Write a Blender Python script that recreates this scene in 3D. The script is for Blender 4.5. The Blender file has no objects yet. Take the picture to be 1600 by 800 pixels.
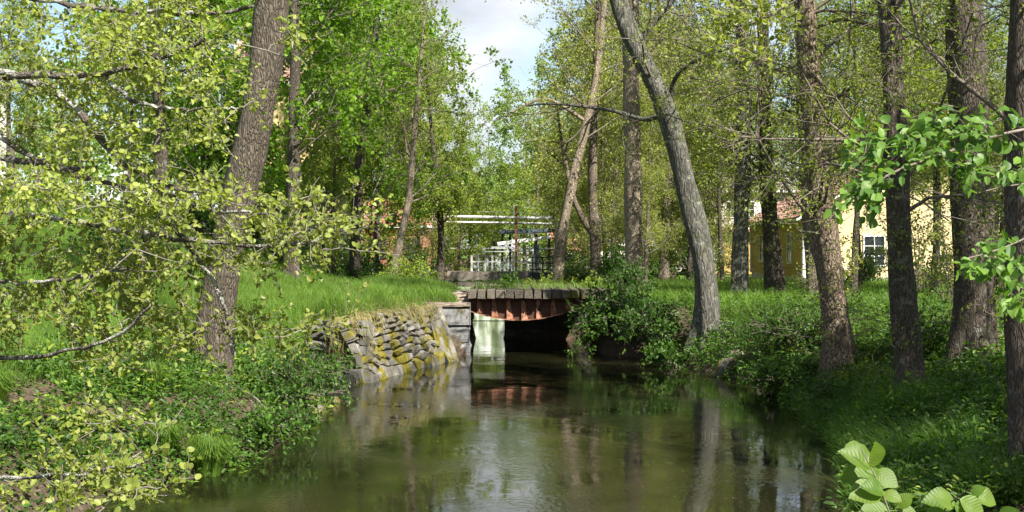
import bpy, math, random
import numpy as np
from mathutils import Vector, Matrix

# ------------------------------------------------------------------ camera, world, sun, exposure
SC = bpy.context.scene
COL = SC.collection
R = math.radians
CAM_H, FPX = 3.2, 2200.0
HOR = 385.0
cam_d = bpy.data.cameras.new("camera"); cam = bpy.data.objects.new("camera", cam_d); COL.objects.link(cam)
cam.location = (0, 0, CAM_H); cam.rotation_euler = (R(90), 0, 0)
cam_d.sensor_width = 36; cam_d.lens = FPX / 1600 * 36; cam_d.shift_y = -(400 - HOR) / 1600
cam_d.clip_start = 0.1; cam_d.clip_end = 3000
SC.camera = cam
SUN_EL, SUN_AZ = R(47), R(142)        # azimuth clockwise from +Y: behind the camera, to its right
sdir = Vector((math.sin(SUN_AZ) * math.cos(SUN_EL), math.cos(SUN_AZ) * math.cos(SUN_EL), math.sin(SUN_EL)))
sun_d = bpy.data.lights.new("sun", 'SUN'); sun = bpy.data.objects.new("sun", sun_d); COL.objects.link(sun)
sun_d.energy = 5.0; sun_d.angle = R(0.5); sun_d.color = (1.0, 0.94, 0.84)
sun.rotation_euler = sdir.to_track_quat('Z', 'Y').to_euler(); sun.location = (20, -20, 40)
SC.view_settings.view_transform = 'Standard'; SC.view_settings.look = 'None'
SC.view_settings.exposure = 1.5; SC.view_settings.gamma = 1
SC.cycles.use_denoising = True
SC.cycles.max_bounces = 7; SC.cycles.diffuse_bounces = 2; SC.cycles.glossy_bounces = 3
SC.cycles.transmission_bounces = 4; SC.cycles.transparent_max_bounces = 8
SC.cycles.caustics_reflective = False; SC.cycles.caustics_refractive = False
SC.cycles.sample_clamp_indirect = 6

W = bpy.data.worlds.new("World"); SC.world = W; W.use_nodes = True
def _world():
    nt = W.node_tree; n = nt.nodes; l = nt.links; n.clear()
    out = n.new('ShaderNodeOutputWorld'); bg = n.new('ShaderNodeBackground'); bg.inputs[1].default_value = 0.065
    sky = n.new('ShaderNodeTexSky'); sky.sky_type = 'NISHITA'; sky.sun_disc = False
    sky.sun_elevation = SUN_EL; sky.sun_rotation = SUN_AZ
    sky.air_density = 1.0; sky.dust_density = 0.6; sky.ozone_density = 1.5
    tc = n.new('ShaderNodeTexCoord'); mp = n.new('ShaderNodeMapping')
    mp.inputs['Scale'].default_value = (1.0, 1.0, 2.6); mp.inputs['Location'].default_value = (3.1, 0.7, 0.4)
    no = n.new('ShaderNodeTexNoise'); no.inputs['Scale'].default_value = 3.2; no.inputs['Detail'].default_value = 7
    no.inputs['Roughness'].default_value = 0.55; no.inputs['Distortion'].default_value = 0.3
    rp = n.new('ShaderNodeValToRGB'); rp.color_ramp.elements[0].position = 0.43; rp.color_ramp.elements[1].position = 0.60
    no2 = n.new('ShaderNodeTexNoise'); no2.inputs['Scale'].default_value = 5; no2.inputs['Detail'].default_value = 5
    cr = n.new('ShaderNodeValToRGB'); cr.color_ramp.elements[0].position = 0.35; cr.color_ramp.elements[1].position = 0.62
    cr.color_ramp.elements[0].color = (2.6, 2.8, 3.15, 1); cr.color_ramp.elements[1].color = (6.2, 6.3, 6.5, 1)
    mx = n.new('ShaderNodeMixRGB')
    l.new(tc.outputs['Generated'], mp.inputs[0]); l.new(mp.outputs[0], no.inputs['Vector']); l.new(mp.outputs[0], no2.inputs['Vector'])
    l.new(no.outputs[0], rp.inputs[0]); l.new(no2.outputs[0], cr.inputs[0])
    l.new(rp.outputs[0], mx.inputs[0]); l.new(sky.outputs[0], mx.inputs[1]); l.new(cr.outputs[0], mx.inputs[2])
    l.new(mx.outputs[0], bg.inputs[0]); l.new(bg.outputs[0], out.inputs[0])
_world()

# ------------------------------------------------------------------ helpers
rng = np.random.default_rng(7)
def reseed(s):
    global rng
    rng = np.random.default_rng(s)

def P(u, v, d):
    """the point at depth d that the photograph shows at pixel (u, v)"""
    return np.array([(u - 800) / FPX * d, d, CAM_H - (v - HOR) / FPX * d])

def tag(o, label=None, cat=None, group=None, kind=None):
    if label: o['label'] = label
    if cat: o['category'] = cat
    if group: o['group'] = group
    if kind: o['kind'] = kind
    return o

class MB:
    """collects vertices and faces (with material index) into one mesh"""
    def __init__(s): s.v = []; s.n = 0; s.f = []
    def add(s, V, F, m=0):
        V = np.array(V, float).reshape(-1, 3); F = np.asarray(F, np.int64)
        if len(V) == 0 or len(F) == 0: return
        s.v.append(V); s.f.append((F + s.n, m)); s.n += len(V)
    def box(s, c, h, rot=None, m=0, jit=0.0):
        g = np.array([[x, y, z] for x in (-1, 1) for y in (-1, 1) for z in (-1, 1)], float) * np.array(h)
        if jit: g += rng.uniform(-jit, jit, g.shape)
        if rot is not None: g = g @ np.array(rot).T
        s.add(g + np.array(c), [[0, 1, 3, 2], [4, 6, 7, 5], [0, 4, 5, 1], [2, 3, 7, 6], [0, 2, 6, 4], [1, 5, 7, 3]], m)
    def beam(s, a, b, w, h=None, m=0, up=(0, 0, 1)):
        a = np.array(a, float); b = np.array(b, float); h = w if h is None else h
        d = b - a; L = np.linalg.norm(d); d /= L
        u = np.array(up, float)
        if abs(d @ u) > .95: u = np.array([0, 1., 0])
        sx = np.cross(d, u); sx /= np.linalg.norm(sx); sz = np.cross(sx, d)
        s.box((a + b) / 2, (L / 2, w / 2, h / 2), np.stack([d, sx, sz], 1), m)
    def tubes(s, Pn, Rn, k=4, m=0, cap=False, rad=None):
        """Pn (N,n,3) polylines, Rn (N,n) radii, rad optional (N,n,k) factor"""
        Pn = np.asarray(Pn, float); Rn = np.asarray(Rn, float)
        if Pn.ndim == 2: Pn = Pn[None]; Rn = Rn[None]
        N, n, _ = Pn.shape
        if N == 0: return
        T = np.gradient(Pn, axis=1); T /= np.linalg.norm(T, axis=2, keepdims=True) + 1e-9
        ref = np.where(np.abs(T[:, :1, 2:3]) > .9, np.array([1., 0, 0]), np.array([0, 0, 1.]))
        ref = np.broadcast_to(ref, T.shape)
        A = np.cross(T, ref); A /= np.linalg.norm(A, axis=2, keepdims=True) + 1e-9
        B = np.cross(T, A)
        th = np.arange(k) * 2 * np.pi / k
        rr = Rn[:, :, None] * (1 if rad is None else rad)
        V = Pn[:, :, None, :] + rr[..., None] * (np.cos(th)[None, None, :, None] * A[:, :, None, :] + np.sin(th)[None, None, :, None] * B[:, :, None, :])
        idx = np.arange(N * n * k).reshape(N, n, k)
        a = idx[:, :-1, :]; b = np.roll(a, -1, 2); c = np.roll(idx[:, 1:, :], -1, 2); d = idx[:, 1:, :]
        s.add(V.reshape(-1, 3), np.stack([a, d, c, b], -1).reshape(-1, 4), m)
        if cap:
            for i in range(N):
                s.add(V[i, -1], [list(range(k))], m); s.add(V[i, 0], [list(range(k))[::-1]], m)
    def mesh(s, name, mats, smooth=False):
        me = bpy.data.meshes.new(name)
        V = np.concatenate(s.v); me.vertices.add(len(V)); me.vertices.foreach_set("co", V.ravel())
        loops = np.concatenate([f.ravel() for f, _ in s.f]); tot = np.concatenate([np.full(len(f), f.shape[1]) for f, _ in s.f])
        mi = np.concatenate([np.full(len(f), m) for f, m in s.f])
        me.loops.add(len(loops)); me.loops.foreach_set("vertex_index", loops.astype(np.int32))
        me.polygons.add(len(tot)); st = np.concatenate([[0], np.cumsum(tot)[:-1]])
        me.polygons.foreach_set("loop_start", st.astype(np.int32))
        me.polygons.foreach_set("material_index", mi.astype(np.int32))
        sm = np.isin(mi, list(smooth)) if isinstance(smooth, (set, tuple)) else np.full(len(tot), bool(smooth))
        me.polygons.foreach_set("use_smooth", sm)
        for m in (mats if isinstance(mats, (list, tuple)) else [mats]): me.materials.append(m)
        me.update(calc_edges=True); me.validate()
        return me
    def obj(s, name, mats, parent=None, smooth=False, origin=None):
        if origin is not None:
            for a in s.v: a -= np.array(origin)
        o = bpy.data.objects.new(name, s.mesh(name, mats, smooth)); COL.objects.link(o)
        if origin is not None: o.location = origin
        if parent is not None:
            o.parent = parent
            if origin is not None: o.location = Vector(origin) - parent.location
        return o

def empty(name, loc, label=None, cat=None, group=None):
    o = bpy.data.objects.new(name, None); COL.objects.link(o); o.location = Vector([float(a) for a in loc]); o.empty_display_size = .3
    return tag(o, label, cat, group)

def child(mb, name, mats, parent, smooth=False):
    """mesh in world coordinates made a part of an (unrotated) parent"""
    loc = np.array(parent.location)
    for a in mb.v: a -= loc
    o = bpy.data.objects.new(name, mb.mesh(name, mats, smooth)); COL.objects.link(o); o.parent = parent
    return o

def copy_tree(o, parent=None):
    c = o.copy(); COL.objects.link(c)
    if parent is not None: c.parent = parent
    for ch in o.children: copy_tree(ch, c)
    return c

def unit(a): return a / (np.linalg.norm(a, axis=-1, keepdims=True) + 1e-9)

# ------------------------------------------------------------------ materials
def nmat(name):
    m = bpy.data.materials.new(name); m.use_nodes = True; nt = m.node_tree; nt.nodes.clear()
    return m, nt.nodes, nt.links
def N(n, t, **kw):
    x = n.new(t)
    for k, v in kw.items():
        if k in x.inputs: x.inputs[k].default_value = v
        else: setattr(x, k, v)
    return x
def ramp(n, stops):
    r = n.new('ShaderNodeValToRGB'); e = r.color_ramp.elements
    while len(e) < len(stops): e.new(0.5)
    for i, (p, c) in enumerate(stops): e[i].position = p; e[i].color = (*c, 1) if len(c) == 3 else c
    return r

def leaf_mat(name, c1, c2, trans=0.42, gloss=0.35, tk=1.5, vein=False):
    m, n, l = nmat(name)
    out = N(n, 'ShaderNodeOutputMaterial'); g = N(n, 'ShaderNodeNewGeometry'); oi = N(n, 'ShaderNodeObjectInfo')
    ad = N(n, 'ShaderNodeMath', operation='ADD'); fr = N(n, 'ShaderNodeMath', operation='FRACT')
    l.new(g.outputs['Random Per Island'], ad.inputs[0]); l.new(oi.outputs['Random'], ad.inputs[1]); l.new(ad.outputs[0], fr.inputs[0])
    rp = ramp(n, [(0, c1), (0.6, tuple((a + b) / 2 for a, b in zip(c1, c2))), (1, c2)]); l.new(fr.outputs[0], rp.inputs[0])
    # slow drift of tone through the crown
    tc = N(n, 'ShaderNodeTexCoord'); no = N(n, 'ShaderNodeTexNoise', Scale=0.55, Detail=2.0); l.new(tc.outputs['Object'], no.inputs['Vector'])
    mr = N(n, 'ShaderNodeMapRange'); mr.inputs[1].default_value = .3; mr.inputs[2].default_value = .7; mr.inputs[3].default_value = .75; mr.inputs[4].default_value = 1.25
    l.new(no.outputs[0], mr.inputs[0])
    hs = N(n, 'ShaderNodeHueSaturation'); l.new(rp.outputs[0], hs.inputs['Color']); l.new(mr.outputs[0], hs.inputs['Value'])
    col = hs.outputs[0]
    pr = N(n, 'ShaderNodeBsdfPrincipled', Roughness=.48); pr.inputs['Specular IOR Level'].default_value = gloss
    l.new(col, pr.inputs['Base Color'])
    sc = N(n, 'ShaderNodeMixRGB', blend_type='MULTIPLY'); sc.inputs[0].default_value = 1; sc.inputs[2].default_value = (tk, tk * 1.02, tk * .45, 1)
    l.new(col, sc.inputs[1]); tr = N(n, 'ShaderNodeBsdfTranslucent'); l.new(sc.outputs[0], tr.inputs[0])
    mx = N(n, 'ShaderNodeMixShader'); mx.inputs[0].default_value = trans
    l.new(pr.outputs[0], mx.inputs[1]); l.new(tr.outputs[0], mx.inputs[2]); l.new(mx.outputs[0], out.inputs[0])
    if vein:
        uv = N(n, 'ShaderNodeAttribute', attribute_name='leafuv')
        sp = N(n, 'ShaderNodeSeparateXYZ'); l.new(uv.outputs['Vector'], sp.inputs[0])
        ab = N(n, 'ShaderNodeMath', operation='ABSOLUTE'); l.new(sp.outputs[0], ab.inputs[0])
        m1 = N(n, 'ShaderNodeMath', operation='MULTIPLY'); m1.inputs[1].default_value = .75; l.new(ab.outputs[0], m1.inputs[0])
        s1 = N(n, 'ShaderNodeMath', operation='SUBTRACT'); l.new(sp.outputs[1], s1.inputs[0]); l.new(m1.outputs[0], s1.inputs[1])
        m2 = N(n, 'ShaderNodeMath', operation='MULTIPLY'); m2.inputs[1].default_value = 52; l.new(s1.outputs[0], m2.inputs[0])
        sn = N(n, 'ShaderNodeMath', operation='SINE'); l.new(m2.outputs[0], sn.inputs[0])
        bp = N(n, 'ShaderNodeBump', Strength=.2, Distance=.002); l.new(sn.outputs[0], bp.inputs['Height']); l.new(bp.outputs[0], pr.inputs['Normal'])
    return m

def bark_mat(name, dark, light, lichen=None, lamt=.5, zs=.22, scale=24., bump=.9, moss=0.0):
    m, n, l = nmat(name)
    out = N(n, 'ShaderNodeOutputMaterial'); pr = N(n, 'ShaderNodeBsdfPrincipled', Roughness=.9); pr.inputs['Specular IOR Level'].default_value = .15
    tc = N(n, 'ShaderNodeTexCoord'); mp = N(n, 'ShaderNodeMapping'); mp.inputs['Scale'].default_value = (1, 1, zs)
    l.new(tc.outputs['Object'], mp.inputs[0])
    dn = N(n, 'ShaderNodeTexNoise', Scale=6., Detail=3.0); l.new(mp.outputs[0], dn.inputs['Vector'])
    va = N(n, 'ShaderNodeVectorMath', operation='SCALE'); va.inputs['Scale'].default_value = .22; l.new(dn.outputs['Color'], va.inputs[0])
    vb = N(n, 'ShaderNodeVectorMath', operation='ADD'); l.new(mp.outputs[0], vb.inputs[0]); l.new(va.outputs[0], vb.inputs[1])
    vo = N(n, 'ShaderNodeTexVoronoi', Scale=scale); vo.feature = 'DISTANCE_TO_EDGE'; l.new(vb.outputs[0], vo.inputs['Vector'])
    no = N(n, 'ShaderNodeTexNoise', Scale=scale * 2.5, Detail=6.0, Roughness=.7); l.new(vb.outputs[0], no.inputs['Vector'])
    nm = N(n, 'ShaderNodeMath', operation='MULTIPLY'); nm.inputs[1].default_value = .45; l.new(no.outputs[0], nm.inputs[0]); na = N(n, 'ShaderNodeMath', operation='ADD'); l.new(nm.outputs[0], na.inputs[0]); l.new(vo.outputs[0], na.inputs[1])
    c1 = ramp(n, [(0.14, dark), (0.40, light)]); l.new(na.outputs[0], c1.inputs[0])
    c2 = ramp(n, [(0.3, (.55, .55, .55)), (0.7, (1.25, 1.25, 1.25))]); l.new(no.outputs[0], c2.inputs[0])
    mu = N(n, 'ShaderNodeMixRGB', blend_type='MULTIPLY'); mu.inputs[0].default_value = 1; l.new(c1.outputs[0], mu.inputs[1]); l.new(c2.outputs[0], mu.inputs[2])
    col = mu.outputs[0]
    if lichen:
        ln = N(n, 'ShaderNodeTexNoise', Scale=5.5, Detail=8.0, Roughness=.75); l.new(tc.outputs['Object'], ln.inputs['Vector'])
        lr = ramp(n, [(.62 - lamt * .25, (0, 0, 0)), (.70 - lamt * .25, (1, 1, 1))]); l.new(ln.outputs[0], lr.inputs[0])
        mm = N(n, 'ShaderNodeMixRGB'); mm.inputs[2].default_value = (*lichen, 1); l.new(lr.outputs[0], mm.inputs[0]); l.new(col, mm.inputs[1]); col = mm.outputs[0]
    if moss:
        ln = N(n, 'ShaderNodeTexNoise', Scale=2.2, Detail=8.0, Roughness=.7); l.new(tc.outputs['Object'], ln.inputs['Vector'])
        lr = ramp(n, [(.66 - moss * .25, (0, 0, 0)), (.74 - moss * .25, (.8, .8, .8))]); l.new(ln.outputs[0], lr.inputs[0])
        mm = N(n, 'ShaderNodeMixRGB'); mm.inputs[2].default_value = (.07, .085, .02, 1); l.new(lr.outputs[0], mm.inputs[0]); l.new(col, mm.inputs[1]); col = mm.outputs[0]
    l.new(col, pr.inputs['Base Color'])
    h = N(n, 'ShaderNodeMath', operation='ADD'); hr = ramp(n, [(0, (0, 0, 0)), (.25, (1, 1, 1))]); l.new(vo.outputs[0], hr.inputs[0])
    l.new(hr.outputs[0], h.inputs[0]); l.new(no.outputs[0], h.inputs[1])
    bp = N(n, 'ShaderNodeBump', Strength=bump, Distance=.03); l.new(h.outputs[0], bp.inputs['Height']); l.new(bp.outputs[0], pr.inputs['Normal'])
    l.new(pr.outputs[0], out.inputs[0])
    return m

def rough_mat(name, cols, scale=4., rough=.85, bump=.4, bdist=.02, detail=8., moss=None, mthr=.55, spec=.3, coord='Object', stretch=(1, 1, 1), objvar=0., metal=0, mscale=1.6):
    """noise coloured surface, with an optional moss / stain layer"""
    m, n, l = nmat(name)
    out = N(n, 'ShaderNodeOutputMaterial'); pr = N(n, 'ShaderNodeBsdfPrincipled', Roughness=rough, Metallic=metal); pr.inputs['Specular IOR Level'].default_value = spec
    if coord == 'World':
        g = N(n, 'ShaderNodeNewGeometry'); vec = g.outputs['Position']
    else:
        tc = N(n, 'ShaderNodeTexCoord'); vec = tc.outputs['Object']
    mp = N(n, 'ShaderNodeMapping'); mp.inputs['Scale'].default_value = stretch; l.new(vec, mp.inputs[0])
    no = N(n, 'ShaderNodeTexNoise', Scale=scale, Detail=detail, Roughness=.65); l.new(mp.outputs[0], no.inputs['Vector'])
    k = len(cols); rp = ramp(n, [(.3 + .4 * i / max(1, k - 1), c) for i, c in enumerate(cols)]); l.new(no.outputs[0], rp.inputs[0])
    col = rp.outputs[0]
    if objvar:
        oi = N(n, 'ShaderNodeObjectInfo'); mr = N(n, 'ShaderNodeMapRange'); mr.inputs[3].default_value = 1 - objvar; mr.inputs[4].default_value = 1 + objvar
        l.new(oi.outputs['Random'], mr.inputs[0]); hs = N(n, 'ShaderNodeHueSaturation'); l.new(col, hs.inputs['Color']); l.new(mr.outputs[0], hs.inputs['Value']); col = hs.outputs[0]
    if moss:
        g = N(n, 'ShaderNodeNewGeometry')
        ln = N(n, 'ShaderNodeTexNoise', Scale=mscale, Detail=9.0, Roughness=.68); l.new(g.outputs['Position'], ln.inputs['Vector'])
        lr = ramp(n, [(mthr, (0, 0, 0)), (mthr + .05, (1, 1, 1))]); l.new(ln.outputs[0], lr.inputs[0])
        l2 = N(n, 'ShaderNodeTexNoise', Scale=25., Detail=4.0); l.new(g.outputs['Position'], l2.inputs['Vector'])
        mc = ramp(n, [(.3, tuple(a * .55 for a in moss)), (.7, moss)]); l.new(l2.outputs[0], mc.inputs[0])
        mm = N(n, 'ShaderNodeMixRGB'); l.new(lr.outputs[0], mm.inputs[0]); l.new(col, mm.inputs[1]); l.new(mc.outputs[0], mm.inputs[2]); col = mm.outputs[0]
    l.new(col, pr.inputs['Base Color'])
    bp = N(n, 'ShaderNodeBump', Strength=bump, Distance=bdist)
    b2 = N(n, 'ShaderNodeTexNoise', Scale=scale * 6, Detail=6.0, Roughness=.7); l.new(mp.outputs[0], b2.inputs['Vector'])
    ad = N(n, 'ShaderNodeMath', operation='ADD'); l.new(no.outputs[0], ad.inputs[0]); l.new(b2.outputs[0], ad.inputs[1])
    l.new(ad.outputs[0], bp.inputs['Height']); l.new(bp.outputs[0], pr.inputs['Normal']); l.new(pr.outputs[0], out.inputs[0])
    return m

M = {}
M['alder'] = leaf_mat('alder_leaf', (.17, .22, .032), (.33, .375, .085), .48, .4)
M['elm'] = leaf_mat('elm_leaf', (.05, .13, .014), (.18, .31, .05), .42, .4)
M['elm_near'] = leaf_mat('elm_leaf_near', (.085, .17, .015), (.17, .25, .03), .5, .4, vein=True)
M['maple'] = leaf_mat('maple_leaf', (.075, .16, .010), (.20, .33, .028), .5, .35)
M['fresh'] = leaf_mat('fresh_leaf', (.13, .20, .022), (.27, .34, .05), .45, .3)
M['olive'] = leaf_mat('olive_leaf', (.15, .18, .035), (.34, .37, .09), .42, .25)
M['olive_dark'] = leaf_mat('dull_leaf', (.10, .13, .035), (.24, .27, .08), .42, .25)
M['veil'] = leaf_mat('veil_leaf', (.13, .18, .025), (.28, .34, .06), .48, .3)
M['far'] = leaf_mat('far_leaf', (.12, .20, .045), (.22, .30, .08), .4, .2)
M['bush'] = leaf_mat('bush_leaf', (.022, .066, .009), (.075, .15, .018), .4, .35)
M['herb'] = leaf_mat('herb_leaf', (.030, .085, .010), (.10, .19, .022), .4, .3)  # herb and bush leaves darkened, bank shade put into the colour
M['grass'] = leaf_mat('grass_blade', (.075, .15, .018), (.18, .28, .045), .45, .3)
M['sedge'] = leaf_mat('sedge_blade', (.06, .14, .02), (.14, .25, .04), .45, .35)
M['dry'] = leaf_mat('dry_grass_blade', (.15, .13, .05), (.34, .30, .14), .3, .2)
M['litter'] = leaf_mat('dead_leaf', (.06, .042, .028), (.19, .145, .10), .15, .2, tk=1.)
M['bark'] = bark_mat('grey_brown_bark', (.05, .04, .03), (.25, .205, .16), moss=.2)
M['bark_mid'] = bark_mat('brown_bark', (.035, .03, .023), (.155, .13, .10), moss=.25)
M['bark_warm'] = bark_mat('warm_bark', (.08, .06, .042), (.36, .295, .22), (.33, .33, .28), .2)
M['bark_grey'] = bark_mat('lichen_grey_bark', (.04, .038, .032), (.13, .125, .105), (.25, .26, .22), .22, scale=12., moss=.3)
M['bark_dark'] = bark_mat('dark_bark', (.03, .024, .019), (.13, .105, .085), (.2, .2, .17), .25, moss=.3)
M['bark_burr'] = bark_mat('burred_bark', (.03, .022, .016), (.27, .21, .155), scale=15., zs=.4, bump=1., moss=.3)
M['lichen_branch'] = bark_mat('lichen_branch', (.05, .045, .038), (.14, .12, .10), (.40, .41, .37), .5, scale=40., zs=1., bump=.6)
M['twig'] = rough_mat('twig', [(.08, .06, .045), (.22, .19, .155)], 9., bump=.2)
M['twig_pale'] = rough_mat('pale_twig', [(.09, .075, .06), (.25, .23, .20)], 14., bump=.2)
M['stone'] = rough_mat('field_stone', [(.05, .047, .04), (.15, .14, .12), (.25, .24, .21)], 3., bump=.6, moss=(.19, .165, .018), mthr=.485, objvar=.3, coord='World', mscale=1.7)
M['stone_dark'] = rough_mat('shade_toned_stone', [(.05, .05, .042), (.14, .135, .12)], 3., bump=.5, moss=(.11, .11, .015), mthr=.5, objvar=.3, coord='World')  # darker copy of the wall stone, shade put into the colour
M['rock'] = rough_mat('bank_rock', [(.10, .085, .065), (.27, .235, .19)], 4., bump=.6, moss=(.15, .13, .018), mthr=.49, objvar=.2)
M['block'] = rough_mat('granite_block', [(.10, .10, .10), (.19, .19, .19), (.26, .26, .25)], 5., bump=.45, bdist=.025, objvar=.12, coord='World', stretch=(1.6, 1.6, .5), moss=(.10, .085, .05), mthr=.6)
M['coping'] = rough_mat('coping_stone', [(.17, .13, .10), (.30, .25, .20)], 6., bump=.4, moss=(.10, .09, .03), mthr=.56)
M['timber'] = rough_mat('old_timber', [(.04, .035, .028), (.16, .135, .105)], 5., stretch=(4, .4, 4), bump=.6, objvar=.35, moss=(.12, .115, .02), mthr=.53)
M['rust'] = rough_mat('rusty_steel', [(.12, .045, .024), (.28, .12, .07), (.40, .22, .15)], 5., bump=.3, rough=.8, moss=(.05, .026, .016), mthr=.53, mscale=3.)
M['rust_dark'] = rough_mat('shade_dark_rust', [(.035, .017, .011), (.10, .045, .028)], 6., bump=.3)  # rust darkened, shade on the girder web put into the colour
M['white'] = rough_mat('white_paint', [(.55, .55, .53), (.75, .75, .73)], 2., bump=.08, rough=.5)
M['grey_paint'] = rough_mat('grey_metal', [(.30, .31, .32), (.42, .43, .44)], 3., bump=.1, rough=.5)
M['blue_paint'] = rough_mat('blue_grey_paint', [(.035, .05, .065), (.08, .105, .13)], 3., bump=.1, rough=.6)
M['black_paint'] = rough_mat('black_paint', [(.02, .022, .025), (.045, .05, .055)], 3., bump=.1, rough=.5)
M['concrete'] = rough_mat('concrete', [(.17, .145, .12), (.30, .265, .225)], 2., bump=.3)
M['ochre'] = rough_mat('ochre_shaded_render', [(.42, .27, .09), (.52, .35, .13)], .8, bump=.1, detail=5.)  # also the yellow house side, its shade put into the colour
M['cream'] = rough_mat('sunlit_render', [(.56, .44, .24), (.66, .54, .32)], .8, bump=.1, detail=5.)  # yellow house front, sunlight put into the colour
M['pale'] = rough_mat('pale_render', [(.55, .52, .45), (.64, .60, .53)], .8, bump=.1)
M['yellow'] = rough_mat('yellow_render', [(.60, .47, .22), (.70, .56, .30)], .8, bump=.1)
M['redbrick'] = rough_mat('red_brick', [(.30, .13, .08), (.44, .23, .15)], 5., bump=.2)
M['tile'] = rough_mat('clay_tile', [(.26, .14, .105), (.40, .26, .21)], 2.5, bump=.2)
M['tin'] = rough_mat('red_tin', [(.34, .12, .10), (.46, .2, .17)], 2.5, bump=.1)
M['foundation'] = rough_mat('foundation_stone', [(.35, .34, .32), (.50, .49, .46)], 3., bump=.2)
def glass():
    m, n, l = nmat('window_glass'); out = N(n, 'ShaderNodeOutputMaterial'); pr = N(n, 'ShaderNodeBsdfPrincipled', Roughness=.06)
    pr.inputs['Base Color'].default_value = (.02, .025, .03, 1); l.new(pr.outputs[0], out.inputs[0]); return m
M['glass'] = glass()

def ground_mat():
    m, n, l = nmat('soil_and_turf'); out = N(n, 'ShaderNodeOutputMaterial'); pr = N(n, 'ShaderNodeBsdfPrincipled', Roughness=.95); pr.inputs['Specular IOR Level'].default_value = .1
    g = N(n, 'ShaderNodeNewGeometry')
    n1 = N(n, 'ShaderNodeTexNoise', Scale=1.1, Detail=8.0, Roughness=.6); n2 = N(n, 'ShaderNodeTexNoise', Scale=14., Detail=8.0, Roughness=.75)
    l.new(g.outputs['Position'], n1.inputs['Vector']); l.new(g.outputs['Position'], n2.inputs['Vector'])
    soil = ramp(n, [(.3, (.035, .026, .018)), (.55, (.095, .072, .05)), (.75, (.18, .14, .10))]); l.new(n2.outputs[0], soil.inputs[0])
    turf = ramp(n, [(.3, (.04, .075, .014)), (.55, (.085, .15, .025)), (.75, (.15, .21, .05))]); l.new(n2.outputs[0], turf.inputs[0])
    at = N(n, 'ShaderNodeAttribute', attribute_name='turf')
    ad = N(n, 'ShaderNodeMath', operation='ADD'); l.new(n1.outputs[0], ad.inputs[0]); l.new(at.outputs['Fac'], ad.inputs[1])
    th = ramp(n, [(.62, (0, 0, 0)), (.74, (1, 1, 1))]); l.new(ad.outputs[0], th.inputs[0])
    mx = N(n, 'ShaderNodeMixRGB'); l.new(th.outputs[0], mx.inputs[0]); l.new(soil.outputs[0], mx.inputs[1]); l.new(turf.outputs[0], mx.inputs[2])
    l.new(mx.outputs[0], pr.inputs['Base Color'])
    bp = N(n, 'ShaderNodeBump', Strength=.8, Distance=.05); l.new(n2.outputs[0], bp.inputs['Height']); l.new(bp.outputs[0], pr.inputs['Normal'])
    l.new(pr.outputs[0], out.inputs[0]); return m
M['ground'] = ground_mat()

def water_mat():
    m, n, l = nmat('canal_water'); out = N(n, 'ShaderNodeOutputMaterial')
    pr = N(n, 'ShaderNodeBsdfPrincipled', Roughness=.025, IOR=1.33)
    g = N(n, 'ShaderNodeNewGeometry')
    n0 = N(n, 'ShaderNodeTexNoise', Scale=.35, Detail=4.0, Distortion=.6); l.new(g.outputs['Position'], n0.inputs['Vector'])
    c = ramp(n, [(.3, (.006, .007, .003)), (.5, (.012, .0125, .005)), (.7, (.024, .023, .009))]); l.new(n0.outputs[0], c.inputs[0])
    l.new(c.outputs[0], pr.inputs['Base Color'])
    mp = N(n, 'ShaderNodeMapping'); mp.inputs['Scale'].default_value = (1., .65, 1); l.new(g.outputs['Position'], mp.inputs[0])
    n1 = N(n, 'ShaderNodeTexNoise', Scale=11., Detail=4.0, Distortion=.5); l.new(mp.outputs[0], n1.inputs['Vector'])
    n2 = N(n, 'ShaderNodeTexNoise', Scale=2.2, Detail=2.0); l.new(mp.outputs[0], n2.inputs['Vector'])
    # breeze patches
    n3 = N(n, 'ShaderNodeTexNoise', Scale=.45, Detail=3.0); l.new(g.outputs['Position'], n3.inputs['Vector'])
    pt = ramp(n, [(.42, (.07, .07, .07)), (.62, (1., 1., 1.))]); l.new(n3.outputs[0], pt.inputs[0])
    mu = N(n, 'ShaderNodeMath', operation='MULTIPLY'); l.new(n1.outputs[0], mu.inputs[0]); l.new(pt.outputs[0], mu.inputs[1])
    m2 = N(n, 'ShaderNodeMath', operation='MULTIPLY'); m2.inputs[1].default_value = .6; l.new(n2.outputs[0], m2.inputs[0])
    ad = N(n, 'ShaderNodeMath', operation='ADD'); l.new(mu.outputs[0], ad.inputs[0]); l.new(m2.outputs[0], ad.inputs[1])
    bp = N(n, 'ShaderNodeBump', Strength=.5, Distance=.009); l.new(ad.outputs[0], bp.inputs['Height']); l.new(bp.outputs[0], pr.inputs['Normal'])
    l.new(pr.outputs[0], out.inputs[0]); return m
M['water'] = water_mat()

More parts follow.
